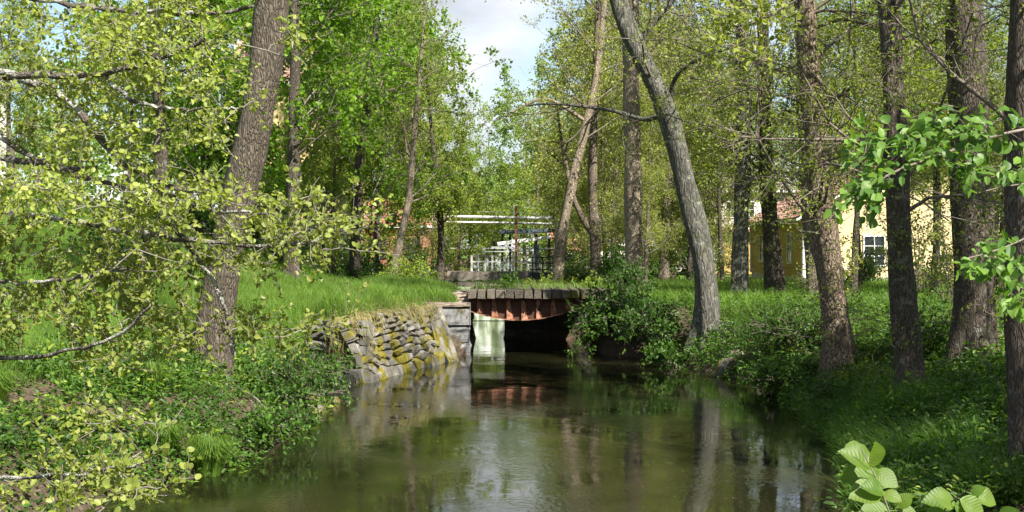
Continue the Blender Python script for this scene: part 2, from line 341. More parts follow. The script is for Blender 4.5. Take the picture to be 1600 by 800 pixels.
# ------------------------------------------------------------------ terrain
LEFT = np.array([(-40, -60), (-5.6, -60), (-5.4, 10), (-5.0, 16), (-4.7, 18.5), (-4.2, 19.5), (-3.85, 21), (-3.55, 23.5), (-3.6, 27), (-4.1, 30), (-4.75, 33.2), (-4.7, 34.0),
                 (-3.45, 33.0), (-1.75, 39.3), (-2.4, 41.4), (-1.28, 41.4), (-1.28, 49), (-3, 51), (-3.4, 61.5), (-3.4, 400), (-400, 400), (-400, -60)], float)
RIGHT = np.array([(3.2, -60), (3.6, 10), (4.1, 17), (5.2, 22), (5.5, 27), (5.75, 31), (5.2, 34), (4.55, 37), (3.6, 40.5), (2.7, 41.8), (2.6, 44), (2.8, 47),
                  (2.6, 48.4), (-.26, 48.5), (-.26, 49.6), (2, 51.5), (2.6, 61.5), (2.6, 400), (400, 400), (400, -60)], float)
def poly_sd(poly, x, y):
    """signed distance, positive inside"""
    d2 = np.full(x.shape, 1e9); ins = np.zeros(x.shape, bool)
    n = len(poly)
    for i in range(n):
        a = poly[i]; b = poly[(i + 1) % n]; e = b - a
        wx = x - a[0]; wy = y - a[1]; t = np.clip((wx * e[0] + wy * e[1]) / (e @ e), 0, 1)
        d2 = np.minimum(d2, (wx - t * e[0])**2 + (wy - t * e[1])**2)
        c = ((a[1] > y) != (b[1] > y)) & (x < (b[0] - a[0]) * (y - a[1]) / (b[1] - a[1] + 1e-12) + a[0])
        ins ^= c
    d = np.sqrt(d2); return np.where(ins, d, -d)
def wob(x, y):
    return (np.sin(x * .9 + 1.3 * np.sin(y * .37)) * np.cos(y * .7 + .8 * np.sin(x * .5)) * .5 + np.sin(x * 2.3 + y * 1.1) * np.sin(y * 2.1 - x * .7) * .25)
def ground(x, y):
    x = np.asarray(x, float); y = np.asarray(y, float)
    dl = poly_sd(LEFT, x, y); dr = poly_sd(RIGHT, x, y)
    hill = np.maximum(0, -x - 7.5) * .31; hill = 7.5 * (1 - np.exp(-hill / 7.0)) * np.clip((y + 5) / 25, 0, 1)
    topl = 1.68 + hill + .05 * wob(x, y)
    wl = np.interp(y, [32.6, 33.1, 62, 64], [1.75, .18, .18, .3])
    wl = np.where((x < -4.8), 1.75, wl)
    topr = 1.45 + .03 * np.clip(x - 8, 0, 30) * 0 + .05 * wob(x, y)
    wr = np.interp(y, [17, 24, 27.5, 29.5, 36, 40, 42, 44], [6.5, 3.4, 3.3, 1.8, 1.3, .9, .25, .18])
    off = np.interp(y, [33.0, 33.6, 39, 40.6], [.25, .62, .62, .0]) * (x > -4.9)
    dl = np.where((y > 32.9) & (y < 41), dl - off * np.clip((x + 5.2) / .6, 0, 1), dl)
    zl = -.18 + (topl + .18) * (1 - np.exp(-np.clip(dl, 0, None) / wl)) + .10 * wob(x * 1.7, y * 1.7) * np.clip(dl, 0, 1) * (wl > .5)
    zr = -.18 + (topr + .18) * (1 - np.exp(-np.clip(dr, 0, None) / wr)) + .10 * wob(x * 1.7, y * 1.7) * np.clip(dr, 0, 1) * (wr > .5)
    z = np.where(dl > 0, zl, np.where(dr > 0, zr, -.18 - np.clip(np.minimum(-dl, -dr), 0, 1) * .8))
    return z
def gz(x, y): return float(ground(np.array([x]), np.array([y]))[0])

def build_ground():
    xs = np.concatenate([np.linspace(-400, -60, 12), np.linspace(-55, -16, 27), np.arange(-15, 15, .2), np.linspace(15.5, 55, 28), np.linspace(60, 400, 12)])
    ys = np.concatenate([np.linspace(-60, 8, 20), np.arange(9, 66, .2), np.linspace(67, 120, 36), np.linspace(130, 600, 12)])
    X, Y = np.meshgrid(xs, ys); Z = ground(X, Y)
    nx, ny = len(xs), len(ys); idx = np.arange(nx * ny).reshape(ny, nx)
    F = np.stack([idx[:-1, :-1], idx[:-1, 1:], idx[1:, 1:], idx[1:, :-1]], -1).reshape(-1, 4)
    mb = MB(); mb.add(np.stack([X, Y, Z], -1).reshape(-1, 3), F)
    o = mb.obj('ground', M['ground'], smooth=True); tag(o, kind='structure')
    dl = poly_sd(LEFT, X, Y); dr = poly_sd(RIGHT, X, Y); d = np.maximum(dl, dr)
    turf = np.clip((d - 3.0) / 3.0, -.1, .4); turf = np.where((dl > 0) & (Y > 33) & (Y < 62), np.clip((d - .8) / 1.5, -.3, .4), turf)
    a = o.data.attributes.new('turf', 'FLOAT', 'POINT'); a.data.foreach_set('value', turf.ravel().astype(np.float32))
build_ground()
def sheet(name, pts, z, mat):
    mb = MB(); mb.add([(x, y, z) for x, y in pts], [list(range(len(pts)))]); o = mb.obj(name, mat); tag(o, kind='structure'); return o
sheet('canal_water', [(-30, -60), (30, -60), (30, 61.4), (-30, 61.4)], 0.0, M['water'])
sheet('pond_water', [(-3.6, 61.5), (2.9, 61.5), (2.9, 300), (-3.6, 300)], 1.42, M['water'])
mb = MB(); mb.box((-.4, 61.45, .2), (3.6, .12, 1.2)); mb.obj('weir', M['stone_dark']); tag(bpy.data.objects['weir'], 'dark stone weir holding back the upper pond behind the bridge', 'weir')
mb = MB(); mb.box((18, 63.2, 1.49), (11.5, .9, .02)); o = mb.obj('path', M['foundation']); tag(o, kind='structure')

def overflow_mat():
    m, n, l = nmat('bright_overflow'); out = N(n, 'ShaderNodeOutputMaterial'); pr = N(n, 'ShaderNodeBsdfPrincipled', Roughness=.25)
    g = N(n, 'ShaderNodeNewGeometry'); mp = N(n, 'ShaderNodeMapping'); mp.inputs['Scale'].default_value = (2.2, 1, .25); l.new(g.outputs['Position'], mp.inputs[0])
    no = N(n, 'ShaderNodeTexNoise', Scale=1.6, Detail=7.0); l.new(mp.outputs[0], no.inputs['Vector'])
    c = ramp(n, [(.35, (.09, .12, .06)), (.5, (.19, .24, .14)), (.64, (.50, .54, .50))]); l.new(no.outputs[0], c.inputs[0]); l.new(c.outputs[0], pr.inputs['Base Color'])  # pale streaks stand in for a bright reflection
    bp = N(n, 'ShaderNodeBump', Strength=.5, Distance=.03); l.new(no.outputs[0], bp.inputs['Height']); l.new(bp.outputs[0], pr.inputs['Normal']); l.new(pr.outputs[0], out.inputs[0]); return m
mb = MB(); xs_ = np.linspace(-3.3, 2.5, 60); pr_ = [(61.6, 1.43), (61.3, 1.44), (61.15, 1.3), (61.0, .9), (60.8, .4), (60.55, .02)]
V_ = np.concatenate([np.stack([xs_, yy + .03 * np.sin(xs_ * 9 + k), np.full(60, zz_)], 1) for k, (yy, zz_) in enumerate(pr_)]); ii = np.arange(59)[:, None]
mb.add(V_, np.concatenate([ii + np.array([0, 1, 61, 60]) + 60 * k for k in range(5)])); o = mb.obj('added_bright_overflow', overflow_mat(), smooth=True); tag(o, kind='structure')  # overflow added so the canal below mirrors something bright

# ------------------------------------------------------------------ leaves, branches
def leafmesh(mb, pos, axis, nrm, size, width=.62, fold=.12, m=0, quad=False, curl=.0):
    """pos (N,3) leaf base, axis (N,3) leaf direction, nrm (N,3); round-ish 6 point leaves, or 4 point when quad"""
    a = unit(axis); s = unit(np.cross(nrm, a)); n = np.cross(a, s); L = np.asarray(size)[:, None] * np.ones((len(pos), 1)); w = L * width
    if quad:
        V = np.stack([pos, pos + a * L * .5 + s * w * .5 + n * L * fold, pos + a * L, pos + a * L * .5 - s * w * .5 + n * L * fold], 1)
        i = np.arange(len(pos))[:, None] * 4
        mb.add(V.reshape(-1, 3), np.concatenate([i + [0, 1, 2], i + [0, 2, 3]]), m)
    else:
        V = np.stack([pos, pos + a * L * .28 + s * w * .44 + n * L * fold, pos + a * L * .74 + s * w * .40 + n * L * (fold - curl), pos + a * L - n * L * curl * 1.5,
                      pos + a * L * .74 - s * w * .40 + n * L * (fold - curl), pos + a * L * .28 - s * w * .44 + n * L * fold], 1)
        i = np.arange(len(pos))[:, None] * 6
        mb.add(V.reshape(-1, 3), np.concatenate([i + [0, 1, 2, 3], i + [0, 3, 4, 5]]), m)

def rand_dir(n):
    return unit(rng.normal(size=(n, 3)))

def sample_line(Pn, t):
    """Pn (N,n,3), t (N,) in 0..1 -> point, tangent"""
    n = Pn.shape[1]; f = np.clip(t, 0, .9999) * (n - 1); i = f.astype(int); fr = (f - i)[:, None]; k = np.arange(len(Pn))
    a = Pn[k, i]; b = Pn[k, i + 1]; return a * (1 - fr) + b * fr, unit(b - a)

def shoots(Pn, Rn, cnt, t0, t1, ang, length, n=4, wig=.2, trop=0., rk=.5, spread=None, tl=0.):
    """grow cnt side branches off every polyline. length: array per parent or scalar"""
    N0 = len(Pn); par = np.repeat(np.arange(N0), cnt); Mn = len(par)
    t = rng.uniform(t0, t1, Mn); p, T = sample_line(Pn[par], t)
    r0 = Rn[par, np.clip((t * (Pn.shape[1] - 1)).astype(int), 0, Pn.shape[1] - 1)] * rk * rng.uniform(.7, 1.1, Mn)
    ax = unit(np.cross(T, rand_dir(Mn))); an = R(1) * rng.normal(ang, ang * .2, Mn)[:, None]
    d = unit(T * np.cos(an) + ax * np.sin(an))
    if spread is not None: d = unit(d * np.array([1, 1, spread]))
    L = (np.asarray(length)[par] if np.ndim(length) else length) * rng.uniform(.6, 1.2, Mn) * (1 - tl * t)
    pts = [p]; st = (L / (n - 1))[:, None]
    for k in range(n - 1):
        d = unit(d + rng.normal(0, wig, (Mn, 3)) + np.array([0, 0, trop])); pts.append(pts[-1] + d * st)
    Q = np.stack(pts, 1); rr = r0[:, None] * np.linspace(1, .3, n)[None, :]
    return Q, rr

def put_leaves(mb, Q, cnt, size, m, t0=.15, spread=.08, up=.5, quad=True, width=.7, svar=.3, droop=0.):
    par = np.repeat(np.arange(len(Q)), cnt); n = len(par); p, T = sample_line(Q[par], rng.uniform(t0, 1.0, n))
    p = p + rng.normal(0, spread, (n, 3)); ax = unit(T * .4 + rand_dir(n) + np.array([0, 0, -droop])); nr = unit(rand_dir(n) + np.array([0, 0, up]) )
    leafmesh(mb, p, ax, nr, size * rng.uniform(1 - svar, 1 + svar, n), width, .1, m, quad)

def resample(path, n):
    path = np.array(path, float); seg = np.linalg.norm(np.diff(path, axis=0), axis=1); c = np.concatenate([[0], np.cumsum(seg)])
    # Catmull-like smoothing via dense linear then box filter
    t = np.linspace(0, c[-1], n); Q = np.stack([np.interp(t, c, path[:, i]) for i in range(3)], 1)
    K = max(1, n // 12)
    for _ in range(2):
        pad = np.concatenate([np.repeat(Q[:1], K, 0) + (np.arange(-K, 0)[:, None]) * (Q[1] - Q[0]), Q, np.repeat(Q[-1:], K, 0) + np.arange(1, K + 1)[:, None] * (Q[-1] - Q[-2])])
        Q = np.stack([np.convolve(pad[:, i], np.ones(2 * K + 1) / (2 * K + 1), 'valid') for i in range(3)], 1)
    return Q

def trunk_mesh(mb, path, r0, r1, flare=.6, sides=20, rings=70, burr=0., m=0, rough=.06, power=1.0):
    Q = resample(path, rings); t = np.linspace(0, 1, rings); rr = r0 + (r1 - r0) * t**power
    h = np.linalg.norm(Q - Q[0], axis=1); rr = rr * (1 + flare * np.exp(-h / (r0 * 1.6)))
    th = np.arange(sides) * 2 * np.pi / sides; ph = rng.uniform(0, 6.28, 8)
    fl = np.exp(-h / (r0 * 2.2))[:, None]
    rad = 1 + fl * .38 * (np.sin(5 * th + ph[0])[None] + .5 * np.sin(3 * th + ph[1])[None])
    rad = rad + rough * (np.sin(3 * th[None] + h[:, None] * 1.1 + ph[2]) + np.sin(2 * th[None] - h[:, None] * 2.3 + ph[3])) + rng.normal(0, rough * .35, rad.shape)
    if burr:
        for _ in range(26):
            a, b = rng.uniform(0, 6.28), rng.uniform(0, h[-1]); w = rng.uniform(.08, .28)
            dth = (th[None] - a + np.pi) % (2 * np.pi) - np.pi
            rad = rad + burr * rng.uniform(.4, 1.2) * np.exp(-(dth / .5)**2 - ((h[:, None] - b) / w)**2)
    mb.tubes(Q[None], rr[None], sides, m, rad=rad[None])
    return Q, rr

def tree(name, label, cat_group, path, r0, H, crown, bark='bark', leaf='olive', flare=.6, limbs=(), burr=0., seed=1, sides=20, rt=.25, epi=0, roots=0):
    """crown: dict(z0=first branch height above base, rad=spread, n1,n2,n3,nl,size)"""
    reseed(seed); path = [np.array(p, float) for p in path]
    base = path[0].copy(); top = path[-1] + (path[-1] - path[-2]) / max(1e-3, np.linalg.norm(path[-1] - path[-2])) * max(0.5, H - (path[-1][2] - base[2]))
    full = [base - np.array([0, 0, .35])] + path[1:] + [top] if np.linalg.norm(top - path[-1]) > .6 else [base - np.array([0, 0, .35])] + path[1:]
    root = empty(name, base, label, 'tree', cat_group)
    mb = MB(); Q, rr = trunk_mesh(mb, full, r0, r0 * rt, flare, sides, 80, burr)
    child(mb, 'trunk', M[bark], root, True)
    for k_ in range(roots):
        a_ = k_ * 6.283 / roots + rng.uniform(-.3, .3); L_ = r0 * rng.uniform(3.0, 5.5); tt = np.linspace(.25, 1, 8); xx = base[0] + np.cos(a_ + .4 * tt) * L_ * tt; yy = base[1] + np.sin(a_ + .4 * tt) * L_ * tt
        zz_ = ground(xx, yy) + r0 * .75 * np.exp(-tt * 4.5) + .03 - .09 * tt; mb = MB(); mb.tubes(np.stack([xx, yy, zz_], 1)[None], (r0 * .42 * (1 - tt * .78))[None] * (1 + rng.normal(0, .06, (1, 8))), 9); child(mb, 'root', M[bark], root, True)
    for lp, lr in limbs:
        mb = MB(); LQ = resample(lp, 24); mb.tubes(LQ[None], np.linspace(lr, lr * .3, 24)[None] * (1 + rng.normal(0, .06, (1, 24))), 10); child(mb, 'limb', M[bark], root, True)
    c = crown; mb = MB(); Qt = Q[None]; Rt = rr[None]
    t0 = min(.9, c['z0'] / H)
    L1, R1 = shoots(Qt, Rt, c['n1'], t0, .98, 62, c['rad'], 6, .2, c.get('trop', .05), .34, tl=.35); R1 = np.minimum(R1, c.get('rmax', .038) * np.linspace(1, .35, 6)[None])
    parts = [(L1, R1, 5)]
    if limbs:
        LL = np.stack([resample(lp, 6) for lp, _ in limbs]); LR = np.stack([np.linspace(lr, lr * .3, 6) for _, lr in limbs])
        L1b = np.concatenate([L1, LL]); R1b = np.concatenate([R1, LR])
    else: L1b, R1b = L1, R1
    L2, R2 = shoots(L1b, R1b, c['n2'], .2, 1, 48, c['rad'] * .42, 5, .25, .02, .5, spread=.6)
    L3, R3 = shoots(L2, R2, c['n3'], .15, 1, 45, c['rad'] * .17, 4, .3, -.02, .55)
    R2 = np.maximum(R2, .007); R3 = np.maximum(R3, .004)
    mb.tubes(L1, np.maximum(R1, .012), 6, 0); mb.tubes(L2, R2, 4, 0); mb.tubes(L3, R3, 3, 0)
    L3k = L3[rng.uniform(0, 1, len(L3)) > c.get('gap', .25)]; put_leaves(mb, L3k, int(c['nl'] * 1.3 + .5), c['size'], 1, t0=.3, spread=c.get('sp', .10) * .75, droop=c.get('droop', .2))
    if epi:
        E1, ER = shoots(Qt, Rt, epi, .05, t0 + .25, 75, 1.1, 4, .35, .06, .04); ER = np.maximum(ER, .006) ; ER = np.minimum(ER, .014)
        E2, E2R = shoots(E1, ER, 4, .2, 1, 50, .35, 3, .3, 0, .6); mb.tubes(E1, ER, 3, 0); mb.tubes(E2, np.maximum(E2R, .003), 3, 0)
        put_leaves(mb, E2, 5, c['size'] * .8, 1, spread=.06)
    o = child(mb, 'crown', [M[c.get('tw', 'twig')], M[leaf]], root, (0,)); o['kind'] = 'stuff'
    return root

def on_ground(u, d):
    x = (u - 800) / FPX * d; return np.array([x, d, gz(x, d)])
def trace(base, pts, d):
    """trunk path: base point on the ground, then pixel samples at (near) constant depth"""
    out = [base]
    for p in pts:
        dd = p[2] if len(p) > 2 else d
        out.append(P(p[0], p[1], dd))
    return out

BANK_R = None
# --- the named trees of the right bank (base pixel column, depth, traced trunk)
EDGE = dict(n1=20, n2=7, n3=6, nl=11, rad=4.0, z0=4.0, size=.085)
def C(**k): d = dict(EDGE); d.update(k); return d
tree('oak_tree', 'grey lichened tree curving up to the left from the waterline', None,
     trace(on_ground(1106, 38), [(1109, 480), (1105, 430), (1099, 385), (1082, 330), (1067, 285), (1061, 235), (1052, 185), (1030, 132), (1000, 92), (975, 55), (963, 0), (945, -120), (935, -240)], 38), .32, 14,
     C(z0=5.5, rad=5.5, n1=14, n2=7, n3=6, nl=9, size=.085), 'bark_grey', 'olive', flare=.4, limbs=[
      ([P(1055, 225, 39), P(1045, 130, 38.5), P(1060, 110, 38), P(1100, 85, 37.5), P(1155, 72, 37), P(1190, 60, 36.5)], .085),
      ([P(985, 80, 39), P(1010, 50, 39), P(1040, 15, 39), P(1075, -25, 39)], .10),
      ([P(1040, 175, 39), P(1010, 195, 39.5), P(985, 178, 40), P(930, 168, 40.5), P(850, 160, 41), P(825, 165, 41.5)], .075)], roots=6, seed=11, rt=.62)
tree('elm_tree', 'straight sunlit brown trunk right of the bridge, its foot behind the big bush', None,
     trace(on_ground(993, 48), [(992, 400), (988, 300), (987, 150), (985, 0), (983, -200)], 48), .31, 19, C(z0=7.5, rad=5, n1=18, size=.10), 'bark_warm', 'olive', seed=12, rt=.75)
tree('birch_tree', 'pale trunk leaning right beside the dark railing behind the bridge', None,
     trace(on_ground(868, 60), [(872, 400), (885, 320), (903, 250), (925, 160), (938, 80), (945, 0), (950, -100)], 60), .28, 18, C(z0=7.5, rad=4.5, n1=12, size=.11), 'bark_warm', 'olive', seed=13,
     limbs=[([P(915, 190, 60), P(880, 165, 60), P(850, 150, 60), P(820, 165, 60), P(790, 180, 60)], .1)])
tree('ash_tree', 'forked upright trunk next to the leaning pale one behind the bridge', None,
     trace(on_ground(930, 62), [(931, 380), (926, 300), (925, 240), (930, 150), (935, 0)], 62), .26, 17, C(z0=7, rad=4.5, n1=12, size=.11), 'bark', 'olive', seed=14,
     limbs=[([P(925, 365, 62), P(908, 340, 62), P(895, 310, 62), P(880, 240, 62), P(868, 150, 62)], .15)])
tree('ash_tree', 'thin bent trunk behind the curved lichened tree', None,
     trace(on_ground(1036, 64), [(1040, 400), (1036, 340), (1050, 280), (1046, 220), (1035, 100), (1030, 0)], 64), .24, 16, C(z0=5, rad=4.5, size=.11), 'bark', 'olive', seed=15)
tree('oak_tree', 'straight grey mottled trunk just right of the curved lichened tree', None,
     trace(on_ground(1153, 45), [(1156, 420), (1160, 320), (1162, 200), (1160, 80), (1160, -100)], 45), .27, 16, C(z0=3.6, rad=4.2, n1=28, size=.085, trop=0), 'bark_grey', 'olive', roots=6, seed=16, epi=60, rt=.6)
tree('maple_tree', 'dark trunk standing before the shaded side wall of the house', None,
     trace(on_ground(1212, 46), [(1210, 420), (1200, 330), (1196, 250), (1194, 120), (1190, 0)], 46), .31, 16, C(z0=3.4, rad=4.0, n1=28, size=.085, trop=0, nl=12), 'bark_dark', 'veil', roots=6, seed=17, epi=60)
tree('maple_tree', 'slim trunk leaning left behind the burred tree, by the white house corner', None,
     trace(on_ground(1276, 44), [(1270, 420), (1262, 340), (1255, 250), (1250, 100), (1248, 0)], 44), .22, 15, C(z0=3.4, rad=4, n1=26, size=.085, trop=0), 'bark', 'veil', seed=18, epi=50)
tree('elm_tree', 'knobbly burred trunk on the right waterline with bare earth round its foot', None,
     trace(on_ground(1314, 29), [(1308, 500), (1303, 440), (1288, 380), (1281, 320), (1278, 250), (1271, 170), (1262, 90), (1256, 0), (1252, -90)], 29), .30, 13, C(z0=3.2, rad=4.0, n1=30, size=.07, nl=11, trop=0, gap=.25), 'bark_burr', 'veil', flare=.95, roots=6, seed=19, burr=.28, epi=110, rt=.5)
tree('elm_tree', 'dark ivy-marked trunk between the burred tree and the thickest trunk', None,
     trace(on_ground(1428, 24.7), [(1418, 540), (1410, 460), (1406, 380), (1402, 280), (1397, 150), (1390, 40), (1386, -60)], 24.7), .245, 12, C(z0=3.3, rad=3.8, n1=30, size=.065, nl=10, trop=0, gap=.3), 'bark_dark', 'veil', flare=.95, roots=6, seed=20, epi=90, rt=.55, burr=.08)
tree('elm_tree', 'thickest dark trunk on the right bank, overhung by broad green leaves', None,
     trace(on_ground(1520, 27), [(1522, 500), (1520, 400), (1515, 280), (1518, 150), (1508, 60), (1500, -60)], 27), .385, 14, C(z0=3.6, rad=3.8, n1=18, size=.07, nl=10, gap=.3, trop=0), 'bark_dark', 'veil', roots=6, seed=21, epi=60, rt=.85)
tree('elm_tree', 'dark trunk cut by the right border, behind the broad green leaves', None,
     trace(on_ground(1606, 17.5), [(1606, 600), (1603, 450), (1600, 300), (1602, 150), (1606, 0)], 17.5), .25, 11, C(z0=4.5, rad=3.6, n1=16, size=.065), 'bark_dark', 'veil', seed=22, epi=36, rt=.9)
tree('maple_tree', 'big trunk on the left bank leaning right above the water', None,
     trace(on_ground(330, 25), [(338, 480), (352, 380), (375, 290), (402, 200), (418, 100), (428, 0), (436, -100)], 25), .31, 15, C(z0=8.2, rad=4.5, n1=14, size=.10), 'bark_mid', 'maple', flare=.4, roots=6, seed=23, rt=.85)
# --- left group beyond the lawn
def T2(name, label, base_u, d, pts, r, H, cr, bark, leaf, seed, **k):
    return tree(name, label, None, trace(on_ground(base_u, d), pts, d), r, H, cr, bark, leaf, seed=seed, **k)
T2('maple_tree', 'dark trunk deep in bright green foliage beyond the lawn', 553, 60, [(556, 330), (562, 230), (580, 130), (590, 20)], .26, 19,
   C(z0=2.6, rad=5.6, n1=26, n2=8, n3=6, nl=11, size=.20, sp=.14), 'bark_dark', 'maple', 24)
T2('alder_tree', 'thin brown trunk slanting right by the red shed beyond the lawn', 607, 56, [(622, 380), (640, 320), (644, 250), (650, 180)], .18, 12,
   C(z0=4, rad=3.4, n1=18, size=.09, nl=8), 'bark_warm', 'fresh', 25, limbs=[([P(642, 300, 56), P(636, 240, 56), P(632, 205, 56), P(620, 170, 56)], .07), ([P(600, 250, 57), P(625, 215, 57), P(640, 190, 57), P(660, 185, 57)], .07)])
T2('maple_tree', 'small dark trunk at the left end of the white pipes', 686, 66, [(690, 370), (688, 330), (680, 260), (672, 180)], .20, 12,
   C(z0=4.2, rad=2.8, n1=20, n2=7, n3=6, nl=12, size=.13, sp=.14), 'bark_dark', 'fresh', 26)
T2('maple_tree', 'tall leafy maple behind the big leaning trunk of the left bank', 455, 52, [(457, 330), (460, 200), (462, 90), (460, 0)], .28, 20,
   C(z0=3.2, rad=5.6, n1=28, n2=8, n3=6, nl=11, size=.19, sp=.14), 'bark_dark', 'maple', 27)
T2('maple_tree', 'leafy maple left of the big leaning trunk, over the meadow', 255, 47, [(255, 330), (250, 200), (245, 90), (240, 0)], .26, 17,
   C(z0=5.0, rad=4.6, n1=24, n2=7, n3=6, nl=10, size=.18, sp=.14), 'bark_dark', 'maple', 28)
# ------------------------------------------------------------------ background trees: prototypes, then copies
def proto(name, leaf, bark, H, rad, z0, n1, n2, n3, nl, size, seed, r=.24, sp=.2, tw='twig', lean=.6):
    reseed(seed); p = [np.array([0, 0, 0.])]
    d = rng.normal(0, .05, 2) * lean
    for k in range(1, 6): p.append(np.array([d[0] * k * H / 5 + rng.normal(0, .12), d[1] * k * H / 5 + rng.normal(0, .12), H * k / 5]))
    return tree(name, None, None, p, r, H, dict(z0=z0, rad=rad, n1=n1, n2=n2, n3=n3, nl=nl, size=size, sp=sp, tw=tw), bark, leaf, seed=seed, sides=12, rt=.2)
pr_maple = proto('maple_tree', 'maple', 'bark_dark', 17, 5.2, 2.4, 30, 8, 6, 12, .23, 41)
pr_fresh = proto('lime_tree', 'fresh', 'bark', 15, 4.8, 1.8, 28, 8, 6, 12, .17, 42)
pr_olive = proto('elm_tree', 'olive', 'bark', 16, 5.0, 2.0, 36, 8, 7, 13, .15, 43, tw='twig_pale')
pr_olive2 = proto('oak_tree', 'olive_dark', 'bark_dark', 14, 4.6, 1.4, 34, 8, 7, 13, .15, 44)
pr_far = proto('birch_tree', 'far', 'bark_warm', 17, 4.6, 2.0, 28, 7, 5, 11, .26, 45, r=.2)
PROT = dict(maple=pr_maple, fresh=pr_fresh, olive=pr_olive, olive2=pr_olive2, far=pr_far)
used = set()
def place_bg(kind, u, d, s, label, rz=None, grp=None, dz=0):
    o = PROT[kind]
    if kind in used: o = copy_tree(o)
    used.add(kind)
    x = (u - 800) / FPX * d; o.location = (x, d, gz(x, d) - .1 + dz); o.scale = (s, s, s); o.rotation_euler = (0, 0, rz if rz is not None else rng.uniform(0, 6.28))
    tag(o, label, 'tree', grp)
    return o
reseed(5)
BG = [
 ('maple', 500, 74, .95, 'dense maple behind the yellow building front, above the white door'),
 ('maple', 615, 84, .92, 'dense bright maple rising behind the red brick shed'),
 ('fresh', 590, 70, .85, 'pale green lime directly left of the slanting thin trunk'),
 ('fresh', 712, 82, .70, 'light green lime whose leaves hang before the white pipes'),
 ('maple', 400, 66, .95, 'maple seen between the big leaning trunk and the yellow building'),
 ('maple', 320, 64, 1.0, 'maple crowning the meadow edge, left of the yellow building'),
 ('fresh', 200, 75, .70, 'lime on the meadow slope with sky left of its crown'),
 ('far', 60, 120, .62, 'hazy low tree on the hill beside the cream house at the far left'),
 ('far', 125, 125, .60, 'hazy low tree on the hill, second from the cream house'),
 ('far', 690, 120, .82, 'distant pale green birch left of the sky gap'),
 ('far', 765, 138, .92, 'distant birch right below the sky gap'),
 ('far', 820, 128, 1.02, 'distant birch behind the rusty pipe post'),
 ('far', 870, 112, .95, 'distant birch behind the leaning pale trunk'),
 ('fresh', 840, 98, .85, 'light green lime behind the blue shelter roof'),
 ('olive', 915, 84, .95, 'olive budding elm behind the forked trunk'),
 ('olive', 960, 72, .95, 'olive budding elm left of the straight sunlit trunk'),
 ('olive2', 1010, 86, 1.0, 'dull green oak between the straight trunk and the curved tree'),
 ('olive', 1050, 74, .85, 'olive elm seen behind the curved lichened tree'),
 ('olive', 1110, 98, 1.05, 'olive elm above the white gabled house'),
 ('olive', 1240, 88, 1.05, 'olive elm rising behind the tiled roof'),
 ('far', 1310, 92, .85, 'pale tree behind the yellow house, under bright cloud'),
 ('olive2', 1345, 84, .62, 'low dull oak behind the yellow house'),
 ('olive', 1440, 86, .75, 'olive elm over the yellow house between two dark trunks'),
 ('olive2', 1500, 78, .80, 'dull oak behind the thickest trunk'),
 ('olive', 1590, 84, .85, 'olive elm behind the white building at the right edge'),
 ('far', 560, 125, 1.1, 'distant birch deep behind the red brick shed'),
 ('far', 960, 130, 1.1, 'distant birch deep behind the straight sunlit trunk'),
 ('far', 1050, 125, 1.0, 'distant birch deep behind the curved lichened tree'),
 ('far', 400, 118, 1.0, 'distant birch far behind the big leaning trunk'),
 ('far', 300, 122, .9, 'distant birch far behind the meadow maples'),
 ('far', 1180, 128, 1.0, 'distant birch far behind the white gabled house'),
]
for k, u, d, s, lb in BG: place_bg(k, u, d, s * (.62 if u >= 1180 else .9 if u > 900 else 1), lb)
pr_slim = proto('elm_tree', 'veil', 'bark_dark', 12, 3.2, 3.9, 30, 8, 6, 12, .10, 46, r=.12)
for i, (u, d, s_, lb) in enumerate([(1345, 50, 1.0, 'slender elm crown hanging before the yellow gable, right of the burred tree'), (1470, 52, 1.0, 'slender elm crown before the gable, between dark and thickest trunk'), (1335, 43, 1.05, 'slender elm leaning its leaves before the yellow gable window'), (1455, 45, 1.05, 'slender elm in the grass left of the thickest trunk'), (1405, 56, 1.0, 'slender elm close to the gable behind the dark ivy-marked trunk'),
                                    (1130, 58, 1.0, 'slender elm before the white two-storey house'), (1560, 47, 1.0, 'slender elm behind the thickest trunk')]):
    o = pr_slim if i == 0 else copy_tree(pr_slim); x = (u - 800) / FPX * d; o.location = (x, d, gz(x, d) - .05); o.rotation_euler = (0, 0, i * 1.3); o.scale = (s_ * .9, s_ * .9, s_ * .8); tag(o, lb, 'tree')
# the far wood that reads as one mass
reseed(9)
mb = MB()
for i in range(60):
    u = rng.uniform(-700, 2300); d = rng.uniform(150, 210); x = (u - 800) / FPX * d; h = rng.uniform(7, 11) * (1.25 if (u < 600 or u > 880) else .9)
    c = np.array([x, d, gz(x, d)]); n = 520; q = rand_dir(n) * rng.uniform(.4, 1, (n, 1))**.5 * np.array([4.8, 4.8, h / 2]) + c + [0, 0, h * .55]
    leafmesh(mb, q, rand_dir(n), rand_dir(n) + [0, 0, .6], rng.uniform(.5, .9, n), .8, .1, 1, True)
    mb.tubes(np.stack([c, c + [0, 0, h * .5], c + [0, 0, h * .9]])[None], np.array([[.25, .18, .05]]), 5, 0)
o = mb.obj('distant_wood', [M['bark'], M['far']]); tag(o, kind='stuff')
# off-frame neighbours whose shade falls into the picture
for kind, x, y, s, lb in [('maple', 13.2, 17.5, .78, 'dense maple beside the right bank, out of the picture'), ('olive', 12.0, 10.0, .66, 'open elm shading the bottom right bank from outside the picture'),
                          ('olive', 13.5, 14, .85, 'elm standing beside the right bank, out of the picture, shading the dark trunks'),
                          ]:
    o = copy_tree(PROT[kind]); o.location = (x, y, gz(x, y)); o.scale = (s, s, s); o.rotation_euler = (0, 0, x); tag(o, lb, 'tree')

